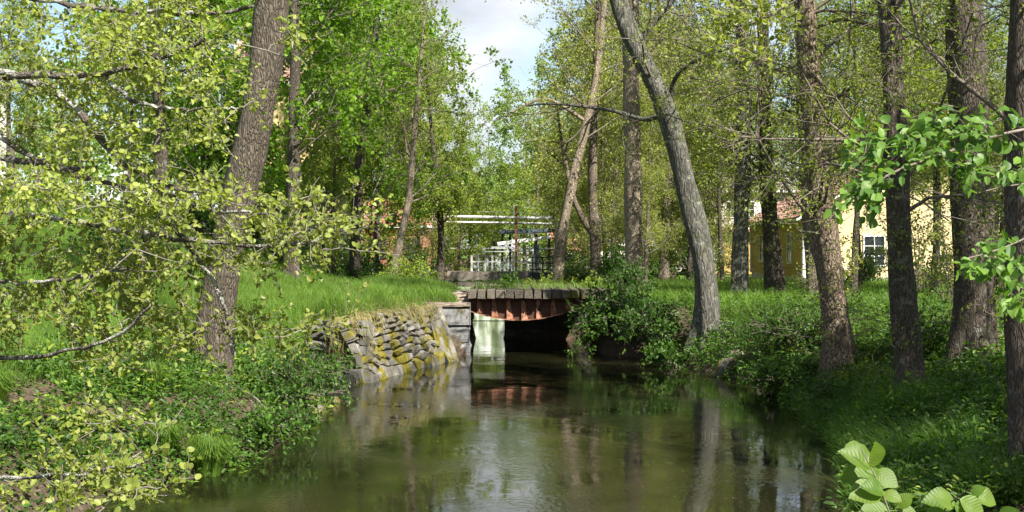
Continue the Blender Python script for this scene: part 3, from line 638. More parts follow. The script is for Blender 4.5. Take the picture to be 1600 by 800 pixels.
# ------------------------------------------------------------------ foreground branches grown towards targets
def grow(seedlines, targets, r_at=.006, jit=.12, n=5, maxr=.012):
    nodes = np.concatenate([resample(l, 30) for l in seedlines]); d0 = np.min(np.linalg.norm(targets[:, None] - nodes[None], axis=2), axis=1)
    buf = np.zeros((len(nodes) + n * len(targets), 3)); buf[:len(nodes)] = nodes; k = len(nodes); out = []
    for i in np.argsort(d0):
        T = targets[i]; D = np.linalg.norm(buf[:k] - T, axis=1); j = int(np.argmin(D)); A = buf[j]; L = D[j]
        t = np.linspace(0, 1, n)[:, None]; side = rng.normal(0, jit, 3) * L
        path = A + (T - A) * t + side * np.sin(np.pi * t) + rng.normal(0, .03, (n, 3)) * L * (t > 0) * (t < 1)
        out.append(path); buf[k:k + n - 1] = path[1:]; k += n - 1
    return np.array(out)

def leaf_proto(name, mat, prof, L=1.0, fold=.10, curl=.12, seed=0, serr=0.):
    """a single broad leaf along +Y, normal +Z; prof: list of (t, halfwidth)"""
    r = np.random.default_rng(seed); V = []; UV = []
    for i, (t, w) in enumerate(prof):
        z = -curl * t * t + r.normal(0, .01)
        V += [(-w, t - (.06 if serr and i % 2 else 0), z + fold * w * 2), (0, t, z), (w, t - (.06 if serr and i % 2 else 0), z + fold * w * 2)]
        UV += [(-w, t, 0), (0, t, 0), (w, t, 0)]
    F = []
    for i in range(len(prof) - 1):
        a = 3 * i; F += [[a, a + 1, a + 4, a + 3], [a + 1, a + 2, a + 5, a + 4]]
    mb = MB(); mb.add(np.array(V) * L, F); st = np.array([(-.012, -.35, .02), (.012, -.35, .02), (.012, .02, 0), (-.012, .02, 0)]) * L; mb.add(st, [[0, 1, 2, 3]])
    me = mb.mesh(name, mat, True); a = me.attributes.new('leafuv', 'FLOAT_VECTOR', 'POINT')
    a.data.foreach_set('vector', np.array(UV + [(.3, 0, 0)] * 4, np.float32).ravel())
    return me

def leaf_objs(me_list, pos, axis, nrm, size, parent, width=1.):
    ploc = np.array(parent.location)
    for i in range(len(pos)):
        o = bpy.data.objects.new('leaf', me_list[i % len(me_list)]); COL.objects.link(o); o.parent = parent
        a = unit(axis[i]); s = unit(np.cross(nrm[i], a)) * -1; s = unit(np.cross(a, nrm[i])); n = np.cross(s, a)
        m = Matrix(((s[0], a[0], n[0], 0), (s[1], a[1], n[1], 0), (s[2], a[2], n[2], 0), (0, 0, 0, 1)))
        o.matrix_local = Matrix.Translation(Vector(pos[i] - ploc)) @ m @ Matrix.Scale(float(size[i]), 4)

def fg_alder():
    reseed(31)
    root = empty('alder_tree', (-5.9, 9.0, gz(-5.9, 9.0)), 'lichen-covered alder reaching in from the left with yellow-green young leaves', 'tree')
    tr = [root.location[:], (-5.8, 9, 3), (-5.6, 9.0, 6), (-5.3, 9.1, 9.5)]
    mb = MB(); trunk_mesh(mb, tr, .2, .09, .5, 16, 40); child(mb, 'trunk', M['lichen_branch'], root, True)
    D = 9.0
    def pp(l, d0, d1): return [P(u, v, d0 + (d1 - d0) * i / (len(l) - 1)) for i, (u, v) in enumerate(l)]
    S = (-5.7, 9.0)
    limbs = [
     ([np.array([-5.65, 9.0, 4.0])] + pp([(-260, 95), (-60, 105), (30, 118), (110, 120), (165, 122), (235, 98), (290, 78), (318, 62)], 9, 8.6), .030),
     ([np.array([-5.65, 9.0, 4.1])] + pp([(-200, 110), (60, 118), (112, 145), (135, 175), (155, 222), (168, 243), (195, 268), (240, 292), (300, 300)], 9.2, 8.8), .036),
     ([np.array([-5.75, 9.0, 3.6])] + pp([(-200, 120), (-40, 185), (0, 208), (30, 235), (62, 258), (90, 275), (150, 262)], 9.6, 9.4), .036),
     ([np.array([-5.75, 9.0, 3.3])] + pp([(-240, 180), (60, 262), (150, 275), (195, 272), (225, 305), (262, 350), (315, 395), (350, 440), (372, 500), (368, 555)], 9.2, 8.8), .030),
     ([np.array([-5.8, 9.0, 2.9])] + pp([(-240, 330), (20, 325), (110, 345), (190, 365), (280, 370), (360, 380), (420, 395), (500, 380)], 9.0, 8.6), .026),
     ([np.array([-5.8, 9.0, 2.6])] + pp([(-250, 500), (-40, 565), (60, 558), (125, 545), (195, 540), (235, 480)], 8.8, 8.2), .020),
     ([np.array([-5.85, 9.0, 2.2])] + pp([(-250, 560), (-60, 430), (40, 450), (130, 430), (200, 420)], 8.8, 8.4), .018),
     ([np.array([-5.85, 9.0, 1.9])] + pp([(-300, 700), (-80, 760), (40, 735), (75, 755), (120, 745), (180, 735), (235, 720)], 7.6, 7.2), .018),
     ([np.array([-5.6, 9.0, 5.0])] + pp([(-280, -60), (0, -20), (120, 20), (230, 10), (330, 30), (400, 10)], 9.2, 9.4), .026),
     ([np.array([-5.6, 9.0, 5.4])] + pp([(-280, -120), (0, -60), (140, -30), (300, -40), (450, -60)], 9.2, 9.8), .026),
     ([P(165, 122, 8.8), P(205, 160, 8.7), P(240, 165, 8.6), P(300, 172, 8.6), P(380, 168, 8.5)], .013),
     ([P(195, 268, 9), P(215, 320, 9), P(218, 360, 9), P(230, 385, 9)], .012),
     ([P(240, 292, 8.8), P(330, 330, 8.7), P(400, 330, 8.6), P(470, 345, 8.6)], .014),
    ]
    for lp, r in limbs:
        mb = MB(); Q = resample(lp, 46); rr = np.linspace(r * 1.25, r * .45, 46) * (1 + rng.normal(0, .10, 46)); mb.tubes((Q + rng.normal(0, .006, Q.shape))[None], rr[None], 7); child(mb, 'limb', M['lichen_branch'], root, True)
    # leaf mass: clusters of targets
    def blobs(spec):
        out = []
        for (u0, u1, v0, v1, n, d0, d1) in spec:
            c_ = np.stack([P(rng.uniform(u0, u1), rng.uniform(v0, v1), rng.uniform(d0, d1)) for _ in range(max(1, n // 6))])
            out.append(np.repeat(c_, 5, 0) + rng.normal(0, 1, (len(c_) * 5, 3)) * [.17, .2, .045])
        return np.concatenate(out)
    T = blobs([(-60, 350, -60, 60, 130, 8.3, 10), (-60, 350, 60, 200, 150, 8.3, 10), (-60, 290, 200, 300, 80, 8.2, 9.8), (290, 340, 180, 300, 14, 8.3, 9.2), (330, 410, 130, 165, 4, 8.3, 8.8),
               (60, 470, 290, 420, 150, 8, 9.6), (420, 560, 340, 410, 30, 8.2, 9), (-60, 130, 300, 480, 60, 8, 9.4), (130, 260, 400, 500, 45, 8, 9),
               (-60, 60, 440, 580, 30, 8, 9), (60, 240, 490, 560, 34, 8, 8.8), (340, 400, 420, 570, 22, 8.4, 9), (400, 500, 500, 580, 16, 8.6, 9.2),
               (-60, 240, 705, 810, 44, 6.8, 8), (60, 230, 660, 700, 6, 7, 7.6), (410, 440, 55, 70, 1, 8.4, 8.6)])
    paths = grow([l for l, _ in limbs], T)
    n = len(paths); L = np.linalg.norm(paths[:, -1] - paths[:, 0], axis=1)
    r0 = np.clip(L * .014, .004, .011); rr = r0[:, None] * np.linspace(1, .4, 5)
    mb = MB(); mb.tubes(paths, rr, 5, 0)
    tw, tr_ = shoots(paths, rr, 3, .3, 1, 45, .22, 3, .3, .05, .6); mb.tubes(tw, np.maximum(tr_, .0022), 3, 0)
    # leaves
    lines = np.concatenate([tw, paths[:, -3:]]); par = np.repeat(np.arange(len(lines)), 7); k = len(par)
    p, Tn = sample_line(lines[par], rng.uniform(.2, 1.02, k)); p = p + rng.normal(0, .012, (k, 3))
    ax = unit(Tn * .7 + rand_dir(k) * .9); nr = unit(rand_dir(k) * .75 + np.array([.25, -.35, .8])); sz = rng.uniform(.018, .046, k)
    near = np.argsort(p[:, 1] + rng.uniform(0, .4, k))[:290]; rest = np.ones(k, bool); rest[near] = False
    leafmesh(mb, p[rest], ax[rest], nr[rest], sz[rest], .85, .14, 1, False, .10)
    o = child(mb, 'crown', [M['twig_pale'], M['alder']], root, (0,)); o['kind'] = 'stuff'
    prof = [(0, .05), (.15, .30), (.45, .43), (.75, .38), (.95, .18), (1.0, .02)]
    mes = [leaf_proto('leaf', M['alder'], prof, 1, f, c, s) for f, c, s in [(.1, .1, 1), (.2, .2, 2), (.05, -.08, 3), (.16, .05, 4)]]
    leaf_objs(mes, p[near], ax[near], nr[near], sz[near] * 1.05, root)
fg_alder()

ELM = [(0, .02), (.07, .16), (.16, .27), (.28, .36), (.42, .40), (.56, .385), (.70, .31), (.82, .20), (.92, .09), (1.0, .0)]
def fg_elm():
    reseed(33)
    root = empty('elm_branch', (4.4, 7.2, gz(4.4, 7.2)), 'elm with broad fresh green leaves reaching in from the right before the dark trunks', 'tree')
    tr = [root.location[:], (4.35, 7.2, 2), (4.2, 7.2, 4), (4.1, 7.3, 6.5)]
    mb = MB(); trunk_mesh(mb, tr, .12, .05, .5, 14, 36); child(mb, 'trunk', M['bark'], root, True)
    limbs = [([np.array([4.25, 7.2, 3.3]), P(1760, 190, 7.3), P(1640, 195, 7.2), P(1560, 205, 7.1), P(1500, 232, 7), P(1440, 255, 6.9), P(1385, 262, 6.8), P(1350, 295, 6.7)], .014),
             ([np.array([4.3, 7.2, 2.6]), P(1720, 330, 7.2), P(1640, 350, 7.1), P(1590, 380, 7.0), P(1550, 400, 6.9), P(1510, 405, 6.9)], .011),
             ([np.array([4.25, 7.2, 3.0]), P(1720, 260, 7.4), P(1620, 290, 7.3), P(1560, 285, 7.2), P(1530, 300, 7.2)], .010)]
    for lp, r in limbs:
        mb = MB(); Q = resample(lp, 30); mb.tubes(Q[None], np.linspace(r, r * .35, 30)[None], 7); child(mb, 'limb', M['twig'], root, True)
    spec = [(1320, 1400, 190, 300, 26), (1400, 1500, 170, 260, 30), (1500, 1610, 175, 290, 34), (1310, 1370, 290, 340, 9), (1360, 1420, 280, 300, 6), (1540, 1600, 380, 440, 14), (1490, 1540, 395, 430, 5), (1570, 1600, 440, 500, 7)]
    T = np.concatenate([np.stack([P(rng.uniform(a, b), rng.uniform(c, d), rng.uniform(6.6, 7.5)) for _ in range(n)]) for a, b, c, d, n in spec])
    paths = grow([l for l, _ in limbs], T); rr = np.clip(np.linalg.norm(paths[:, -1] - paths[:, 0], axis=1) * .012, .002, .005)[:, None] * np.linspace(1, .4, 5)
    mb = MB(); mb.tubes(paths, rr, 5, 0); o = child(mb, 'twigs', M['twig'], root, True); o['kind'] = 'stuff'
    par = np.repeat(np.arange(len(paths)), 6); k = len(par)
    p, Tn = sample_line(paths[par], np.tile([.3, .45, .6, .75, .88, .99], len(paths))); p = p + rng.normal(0, .025, p.shape); ax = unit(Tn * .7 + rand_dir(k) * .6 + np.array([-.35, 0, -.35])); nr = unit(rand_dir(k) * .45 + np.array([.1, -.45, .85]))
    mes = [leaf_proto('leaf', M['elm'], ELM, 1, f, c, s) for f, c, s in [(.1, .12, 1), (.2, .2, 2), (.05, .02, 3), (.16, .25, 4)]]
    pm = rng.permutation(k); sel = pm[:298]; leaf_objs(mes, p[sel], ax[sel], nr[sel], rng.uniform(.038, .074, len(sel)), root)
    mb = MB(); rs = pm[298:]; leafmesh(mb, p[rs], ax[rs], nr[rs], rng.uniform(.04, .075, len(rs)), .62, .12, 0, False, .08); child(mb, 'foliage', M['elm'], root)['kind'] = 'stuff'
    # a spray of the same tree hanging in at the top edge
    lp = [np.array([4.12, 7.3, 6.0]), P(1520, -150, 8.0), P(1330, -50, 8.3), P(1230, 10, 8.5), P(1180, 40, 8.6), P(1120, 62, 8.7)]
    mb = MB(); Q = resample(lp, 30); mb.tubes(Q[None], np.linspace(.016, .005, 30)[None], 7); child(mb, 'limb', M['twig'], root, True)
    T = np.stack([P(rng.uniform(1110, 1250), rng.uniform(-30, 95), rng.uniform(8.2, 8.9)) for _ in range(34)])
    paths = grow([lp], T); rr = np.full((len(paths), 5), .003); mb = MB(); mb.tubes(paths, rr, 4, 0)
    tw, tr_ = shoots(paths, rr, 3, .3, 1, 45, .16, 3, .3, 0, .6); mb.tubes(tw, np.maximum(tr_, .0015), 3, 0); put_leaves(mb, tw, 5, .042, 1, spread=.012, quad=False, width=.7)
    child(mb, 'foliage', [M['twig'], M['alder']], root)['kind'] = 'stuff'
fg_elm()

def fg_sapling():
    reseed(34); d = 4.2
    OFF = 8
    root = empty('elm_sapling', P(1440, 980, d), 'young elm shoot with large serrated bright leaves at the bottom right corner', 'sapling')
    stems = [[P(1440, 985, d), P(1410, 850, d), P(1385, 790, d), P(1370, 745, d), P(1352, 715, d), P(1345, 700, d)],
             [P(1440, 985, d), P(1450, 860, d), P(1470, 800, d), P(1495, 775, d - .05), P(1520, 762, d - .1)],
             [P(1440, 985, d), P(1420, 880, d), P(1408, 810, d), P(1400, 780, d)],
             [P(1440, 985, d), P(1500, 900, d), P(1545, 830, d), P(1570, 800, d)]]
    for s in stems:
        mb = MB(); mb.tubes(resample(s, 18)[None], np.linspace(.0045, .0016, 18)[None], 6); child(mb, 'stem', M['twig'], root, True)
    # (base u, v, tip u, v, width scale, tilt)
    LV = [(1366, 722, 1372, 680, 1.1, .3), (1362, 720, 1312, 690, .8, .5), (1352, 702, 1325, 684, .7, .4), (1368, 738, 1310, 737, .95, .6), (1372, 742, 1352, 722, 1, .5), (1366, 728, 1408, 750, 1, .3),
          (1376, 756, 1324, 768, 1., .5), (1380, 760, 1345, 748, .9, .4), (1380, 762, 1412, 772, 1, .4), (1388, 790, 1340, 790, 1, .3), (1392, 796, 1360, 815, 1, .5), (1402, 785, 1425, 760, .9, .5),
          (1404, 790, 1440, 800, 1, .5), (1520, 764, 1564, 778, 1.1, .4), (1516, 764, 1540, 750, 1, .6), (1500, 772, 1545, 800, 1.2, .3), (1492, 778, 1440, 770, 1, .5), (1490, 780, 1462, 762, .8, .4),
          (1496, 776, 1505, 800, 1.2, .4), (1478, 792, 1440, 812, 1, .4), (1470, 800, 1500, 830, 1, .5), (1455, 840, 1400, 830, 1.1, .5), (1545, 830, 1600, 815, 1.1, .4), (1560, 805, 1590, 785, .9, .5), (1540, 840, 1510, 812, 1., .5),
          (1410, 850, 1360, 835, 1, .5), (1420, 860, 1460, 850, 1, .4)]
    mes = [leaf_proto('leaf', M['elm_near'], ELM, 1, f, c, s, serr=0) for f, c, s in [(.10, .12, 1), (.2, .2, 2), (.05, .25, 3)]]
    p = []; ax = []; nr = []; sz = []
    for i, (a, b, c_, e, w, t) in enumerate(LV):
        b += 8; e += 8; A = P(a, b, d + rng.uniform(-.1, .1)); B = P(c_, e, A[1] - rng.uniform(.0, .05)); v = B - A; L = np.linalg.norm(v)
        p.append(A); ax.append(v); nr.append(unit(np.array([.1 * rng.normal(), -.75, .55 + .3 * t]))); sz.append(L * .92)
    leaf_objs(mes, np.array(p), np.array(ax), np.array(nr), np.array(sz), root)
fg_sapling()

# ------------------------------------------------------------------ shrubs
def shrub(name, label, c, rad, h, nst, leaf, size, nl, seed, droop=.1, cat='shrub', group=None, quad=False, arch=.1, down=None):
    reseed(seed); base = np.array([c[0], c[1], gz(c[0], c[1])]) if len(c) == 2 else np.array(c, float)
    root = empty(name, base, label, cat, group)
    n = nst; th = rng.uniform(0, 6.28, n); rr = rad * np.sqrt(rng.uniform(0, 1, n)); tip = base + np.stack([rr * np.cos(th), rr * np.sin(th), h * np.sqrt(np.clip(1 - (rr / rad * .9)**2, .05, 1)) * rng.uniform(.6, 1.1, n)], 1)
    if down is not None: tip += np.array(down) * (rr / rad)[:, None] * rng.uniform(0, 1, (n, 1))
    A = base + rng.normal(0, .12 * rad, (n, 3)) * [1, 1, 0]; t = np.linspace(0, 1, 6)[None, :, None]
    Q = A[:, None] * (1 - t) + tip[:, None] * t + np.sin(np.pi * t) * np.array([0, 0, h * arch]) + rng.normal(0, .03, (n, 6, 3)) * (t > 0)
    Rr = np.linspace(.014, .004, 6)[None] * np.ones((n, 1)) * max(.5, rad / 1.2)
    st = MB(); st.tubes(Q, Rr, 5); child(st, 'stem', M['twig'], root, True)['kind'] = 'stuff'
    S, SR = shoots(Q, Rr, 6, .2, 1, 50, max(.2, rad * .38), 4, .3, -.03, .5)
    mb = MB(); mb.tubes(S, np.maximum(SR, .002), 3, 0)
    put_leaves(mb, S, nl, size, 1, spread=size * .5, quad=quad, width=.62, up=1.0, droop=droop)
    o = child(mb, 'foliage', [M['twig'], M[leaf]], root, (0,)); o['kind'] = 'stuff'
    return root
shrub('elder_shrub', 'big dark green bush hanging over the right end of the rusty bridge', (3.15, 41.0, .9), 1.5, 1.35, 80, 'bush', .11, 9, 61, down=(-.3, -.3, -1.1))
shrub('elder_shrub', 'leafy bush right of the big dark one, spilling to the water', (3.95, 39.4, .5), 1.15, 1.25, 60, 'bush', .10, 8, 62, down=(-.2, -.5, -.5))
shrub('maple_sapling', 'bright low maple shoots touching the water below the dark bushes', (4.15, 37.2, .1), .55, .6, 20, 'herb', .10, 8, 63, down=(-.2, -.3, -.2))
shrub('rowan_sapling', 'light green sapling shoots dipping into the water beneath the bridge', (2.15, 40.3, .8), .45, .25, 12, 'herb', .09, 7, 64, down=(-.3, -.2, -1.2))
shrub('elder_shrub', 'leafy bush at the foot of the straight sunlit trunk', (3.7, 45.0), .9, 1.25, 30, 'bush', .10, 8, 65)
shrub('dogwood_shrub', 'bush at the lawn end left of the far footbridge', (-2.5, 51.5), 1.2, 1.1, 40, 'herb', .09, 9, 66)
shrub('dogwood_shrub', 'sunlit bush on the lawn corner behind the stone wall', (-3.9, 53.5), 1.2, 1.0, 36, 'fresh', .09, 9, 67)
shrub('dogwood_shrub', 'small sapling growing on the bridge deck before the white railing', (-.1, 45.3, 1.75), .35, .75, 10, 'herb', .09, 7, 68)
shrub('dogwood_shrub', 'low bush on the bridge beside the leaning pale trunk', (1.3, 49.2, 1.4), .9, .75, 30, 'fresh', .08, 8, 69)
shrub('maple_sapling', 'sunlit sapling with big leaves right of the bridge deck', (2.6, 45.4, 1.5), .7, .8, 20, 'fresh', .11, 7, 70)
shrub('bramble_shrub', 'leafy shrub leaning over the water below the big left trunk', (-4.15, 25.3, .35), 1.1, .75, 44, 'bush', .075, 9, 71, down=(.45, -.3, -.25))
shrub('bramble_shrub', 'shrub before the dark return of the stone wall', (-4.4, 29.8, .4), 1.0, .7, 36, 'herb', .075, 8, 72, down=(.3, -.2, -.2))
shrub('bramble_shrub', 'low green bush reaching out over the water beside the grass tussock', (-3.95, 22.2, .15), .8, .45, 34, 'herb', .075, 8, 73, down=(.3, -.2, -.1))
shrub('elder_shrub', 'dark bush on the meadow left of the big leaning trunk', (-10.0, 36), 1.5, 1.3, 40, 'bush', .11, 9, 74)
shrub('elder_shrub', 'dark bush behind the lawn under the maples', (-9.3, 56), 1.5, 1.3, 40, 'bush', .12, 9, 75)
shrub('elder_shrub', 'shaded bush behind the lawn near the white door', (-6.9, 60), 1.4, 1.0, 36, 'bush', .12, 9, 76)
shrub('herb_shrub', 'bright green bush on the bank between the curved and the burred trees', (7.0, 33.2), 1.6, .8, 90, 'herb', .085, 9, 77)
shrub('herb_shrub', 'low bush spilling from the bank left of the burred tree', (6.0, 31.0), .8, .55, 36, 'bush', .075, 8, 78)
shrub('herb_shrub', 'sunlit weeds at the foot of the burred tree', (6.9, 27.6), .7, .4, 34, 'fresh', .07, 8, 79)
shrub('dogwood_shrub', 'sunlit bush overhanging the water right of the mossy rocks', (5.95, 30.0, .25), .9, .6, 44, 'herb', .08, 9, 85, down=(-.4, -.1, -.3))
shrub('dogwood_shrub', 'dark bush at the waterline between the burred and dark trunks', (6.1, 25.6, .2), .8, .6, 40, 'bush', .08, 9, 86, down=(-.3, -.2, -.3))
shrub('dogwood_shrub', 'leafy bush behind the dark ivy-marked trunk', (8.6, 28.6), 1.0, 1.0, 40, 'herb', .085, 9, 87)
shrub('elm_sapling', 'thin bent sapling between the burred and the dark trunk', (8.2, 36.0), .9, 2.6, 16, 'olive', .08, 9, 80)
shrub('elm_sapling', 'twiggy sapling in front of the yellow house wall', (13.5, 47.0), 1.4, 3.6, 22, 'fresh', .09, 8, 81)
shrub('elm_sapling', 'twiggy sapling between the dark and the thickest trunk', (11.6, 37.0), 1.1, 3.0, 20, 'olive', .08, 8, 82)
shrub('elm_sapling', 'sapling in front of the thickest trunk with thin bare twigs', (9.3, 23.5), .7, 1.7, 18, 'fresh', .06, 7, 83)
shrub('elm_sapling', 'sapling right of the thickest trunk', (10.8, 26.5), .9, 1.7, 22, 'herb', .07, 8, 84)

reseed(88)
BB = [('elder', 1085, 66, 1.2, 'round bush between the curved tree and the grey mottled trunk, far back'), ('dog', 1030, 74, 1.2, 'bush far behind the thin bent trunk'),
      ('dog', 985, 66, 1.0, 'bush far behind the straight sunlit trunk'), ('elder', 1180, 90, 1.4, 'bush behind the shaded side wall'), ('dog', 500, 66, 1.0, 'bush under the maples near the white door'),
      ('elder', 555, 68, 1.0, 'bush before the left end of the brick shed'), ('dog', 640, 70, 1.1, 'bush before the right end of the brick shed'), ('dog', 690, 63, .9, 'bush at the foot of the small dark trunk by the pipes'),
      ('dog', 900, 66, .8, 'low bush before the black railing'), ('elder', 960, 60, .8, 'low bush just left of the straight sunlit trunk'), ('elder', 380, 58, 1.2, 'dark bush in the meadow shade under the maples'),
      ('dog', 300, 60, 1.1, 'bush at the upper edge of the meadow'), ('elder', 1350, 56, .8, 'low weeds bush by the house wall'), ('dog', 1450, 50, .7, 'low bush in the grass before the yellow wall'), ('elder', 1585, 52, 1.2, 'bush between the two rightmost trunks'),
      ('dog', 880, 95, 1.3, 'bush behind the blue shelter'), ('dog', 760, 100, 1.4, 'bush behind the far footbridge'), ('elder', 700, 96, 1.3, 'bush behind the brick shed gable')]
srcs = {'elder': [o for o in COL.objects if o.name == 'elder_shrub.002'][0], 'dog': bpy.data.objects['dogwood_shrub']}
for k, u, d, s_, lb in BB:
    o = copy_tree(srcs[k]); x = (u - 800) / FPX * d; o.location = (x, d, gz(x, d) + .02); o.rotation_euler = (0, 0, rng.uniform(0, 6)); o.scale = (s_ * 1.4, s_ * 1.4, s_ * 1.5); tag(o, lb, 'shrub')
# slender understorey trees between the trunks
for u, d, s_, kd, lb in [(1125, 66, .45, 'olive', 'small understorey elm before the white two-storey house'), (575, 73, .5, 'fresh', 'small lime before the brick shed window'), (655, 74, .5, 'olive', 'small elm before the right half of the brick shed'), (20, 70, .55, 'fresh', 'small lime in front of the cream house'),
            (1560, 42, .45, 'olive2', 'small oak right of the thickest trunk'),
      (1075, 60, .5, 'olive2', 'small oak behind the curved lichened tree'), (945, 68, .5, 'olive', 'small elm right of the forked trunk'), (1010, 56, .42, 'olive', 'small elm right of the straight sunlit trunk'),
      (730, 90, .55, 'fresh', 'small lime at the left of the far footbridge'), (520, 62, .5, 'fresh', 'small lime near the white door')]:
    o = copy_tree(PROT[kd]); x = (u - 800) / FPX * d; o.location = (x, d, gz(x, d) - .05); o.rotation_euler = (0, 0, rng.uniform(0, 6)); o.scale = (s_, s_, s_ * 1.1); tag(o, lb, 'tree')

# ------------------------------------------------------------------ ground cover (stuff)
def blades(mb, x, y, h, w, lean=.35, m=0, z=None):
    n = len(x); z = ground(x, y) if z is None else z; b = np.stack([x, y, z - .02], 1); th = rng.uniform(0, 6.28, n); s = np.stack([np.cos(th), np.sin(th), 0 * th], 1)
    ln = rng.normal(0, lean, (n, 2)) + np.array([-.12, .05]); d = np.stack([ln[:, 0], ln[:, 1], 0 * th], 1) * h[:, None]; up = np.array([0, 0, 1]) * h[:, None]
    V = np.stack([b - s * w[:, None] / 2, b + s * w[:, None] / 2, b + d * .35 + up * .6 - s * w[:, None] * .38, b + d * .35 + up * .6 + s * w[:, None] * .38, b + d + up * .95], 1)
    i = np.arange(n)[:, None] * 5; mb.add(V.reshape(-1, 3), i + [0, 1, 3, 2], m); mb.v.append(np.zeros((0, 3))); mb.f.append((i + (mb.n - 5 * n) + [2, 3, 4], m))
def land_d(x, y): return poly_sd(LEFT, x, y), poly_sd(RIGHT, x, y)
reseed(51)
def scatter(n, x0, x1, y0, y1, side, dmin, dmax=1e9, power=1.):
    y = y0 + (y1 - y0) * rng.uniform(0, 1, n)**power; hw = y * .39 + 1.5
    x = rng.uniform(x0, x1, n); k = np.abs(x) < hw; x = x[k]; y = y[k]; dl, dr = land_d(x, y); d = dl if side == 'L' else dr
    k = (d > dmin) & (d < dmax); return x[k], y[k], d[k]
# lawn behind the stone wall
mb = MB()
x, y, d = scatter(330000, -16, -1.3, 31, 62, 'L', .25, power=1.25); k = (y > 34 + rng.normal(0, .5, len(y))) | (d > 2.6); x, y, d = x[k], y[k], d[k]
h = (.18 + .30 * np.clip(d / 1.6, .2, 1)) * rng.uniform(.6, 1.25, len(x)) * (1 + .25 * wob(x * 2, y * 2)); blades(mb, x, y, h, np.full(len(x), .013) * (y / 38), .3)
o = mb.obj('lawn_grass', M['grass']); tag(o, kind='stuff')
mb = MB()
x, y, d = scatter(190000, -34, -3, 17, 75, 'L', 2.3, power=1.3); k = (x < -4.6) ; x, y = x[k], y[k]
blades(mb, x, y, rng.uniform(.25, .6, len(x)), .009 * y / 22, .35); o = mb.obj('meadow_grass', M['grass']); tag(o, kind='stuff')
mb = MB()
x, y, d = scatter(190000, 4, 30, 17, 62, 'R', 1.6, power=1.2); k = (y > 30) | (rng.uniform(0, 1, len(x)) < .08); x, y = x[k], y[k]
blades(mb, x, y, rng.uniform(.2, .55, len(x)), .009 * y / 26, .35); o = mb.obj('bank_grass', M['grass']); tag(o, kind='stuff')
# dry grass along the wall head and hanging down its corner
mb = MB(); n = 3000; t = rng.uniform(0, 1, n); A = np.array([-3.85, 33.6]); B = np.array([-2.3, 40.2]); q = A + (B - A) * t[:, None] + rng.normal(0, .22, (n, 2)) + np.array([-.35, .1])
k = poly_sd(LEFT, q[:, 0], q[:, 1]) > .05; q = q[k]; blades(mb, q[:, 0], q[:, 1], rng.uniform(.08, .28, len(q)), np.full(len(q), .014), .8)
m_ = 600; t = rng.uniform(0, 1, m_); A3 = np.array([-3.93, 33.3, 1.5]); B3 = np.array([-2.2, 39.7, 1.52]); q3 = A3 + (B3 - A3) * t[:, None] + rng.normal(0, .06, (m_, 3)); hl = rng.uniform(.1, .55, m_) * (.5 + .5 * np.sin(t * 19)**2); w3 = q3 + np.array([.14, -.04, -.02]) * rng.uniform(.5, 1.3, (m_, 1)) + rng.normal(0, .03, (m_, 3)); e3 = w3 + np.stack([hl * .32 + rng.normal(0, .03, m_), -hl * .08 + rng.normal(0, .05, m_), -hl], 1)
mb.tubes(np.stack([q3, w3, e3], 1), np.full((m_, 3), .006) * [1, 1, .3], 3)
n = 420; q = np.stack([rng.uniform(-4.3, -3.5, n), 33.7 + rng.uniform(-.3, .3, n)], 1); top = np.stack([q[:, 0], q[:, 1] + .1, np.full(n, 1.5)], 1)
mid = top + np.stack([rng.normal(.05, .08, n), -rng.uniform(.15, .4, n), -rng.uniform(.1, .5, n)], 1); bot = mid + np.stack([rng.normal(.05, .12, n), -rng.uniform(.0, .12, n), -rng.uniform(.3, .8, n)], 1)
mb.tubes(np.stack([top, mid, bot], 1), np.full((n, 3), .005) * [1, 1, .4], 3); o = mb.obj('dry_grass', M['dry']); tag(o, kind='stuff')
# herbs of the banks
def herbs(name, n, area, leaf, h0, h1, size, K=14, seed=1, clump=.22):
    reseed(seed); x0, x1, y0, y1, side, dmin, dmax = area; x, y, d = scatter(n, x0, x1, y0, y1, side, dmin, dmax, 1.1)
    w = wob(x * 1.4 + seed, y * 1.4); k = w > rng.uniform(-.52, .32, len(x)); x, y = x[k], y[k]; c = np.stack([x, y, ground(x, y)], 1)
    par = np.repeat(np.arange(len(x)), K); m = len(par); hh = rng.uniform(h0, h1, len(x))[par]; r = clump * np.sqrt(rng.uniform(0, 1, m)); th = rng.uniform(0, 6.28, m)
    off = np.stack([r * np.cos(th), r * np.sin(th), hh * rng.uniform(.35, 1.05, m) * (1 - (r / clump)**2 * .5)], 1); p = c[par] + off
    ax = unit(off * [1, 1, .15] + rand_dir(m) * .12); nr = unit(rand_dir(m) * .4 + [0, -.1, 1]); mb = MB()
    leafmesh(mb, p, ax, nr, size * rng.uniform(.6, 1.3, m), .6, .1, 1, False, .08)
    s = slice(None, None, 3); mb.tubes(np.stack([c[par][s], p[s]], 1), np.full((len(p[s]), 2), .003), 3, 0)
    o = mb.obj(name, [M['herb'], M[leaf]]); tag(o, kind='stuff')
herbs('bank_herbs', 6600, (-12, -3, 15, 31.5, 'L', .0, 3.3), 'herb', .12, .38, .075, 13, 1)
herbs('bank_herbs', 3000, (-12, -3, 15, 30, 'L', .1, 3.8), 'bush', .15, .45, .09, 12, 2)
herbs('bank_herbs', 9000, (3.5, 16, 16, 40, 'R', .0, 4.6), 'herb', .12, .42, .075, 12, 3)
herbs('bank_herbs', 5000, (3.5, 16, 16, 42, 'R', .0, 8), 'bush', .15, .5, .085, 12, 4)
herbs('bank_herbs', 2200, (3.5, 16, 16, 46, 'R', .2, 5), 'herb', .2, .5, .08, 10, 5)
herbs('lawn_edge_herbs', 2600, (-12, -2, 52, 64, 'L', .2, 12), 'herb', .2, .6, .11, 12, 6, .4)
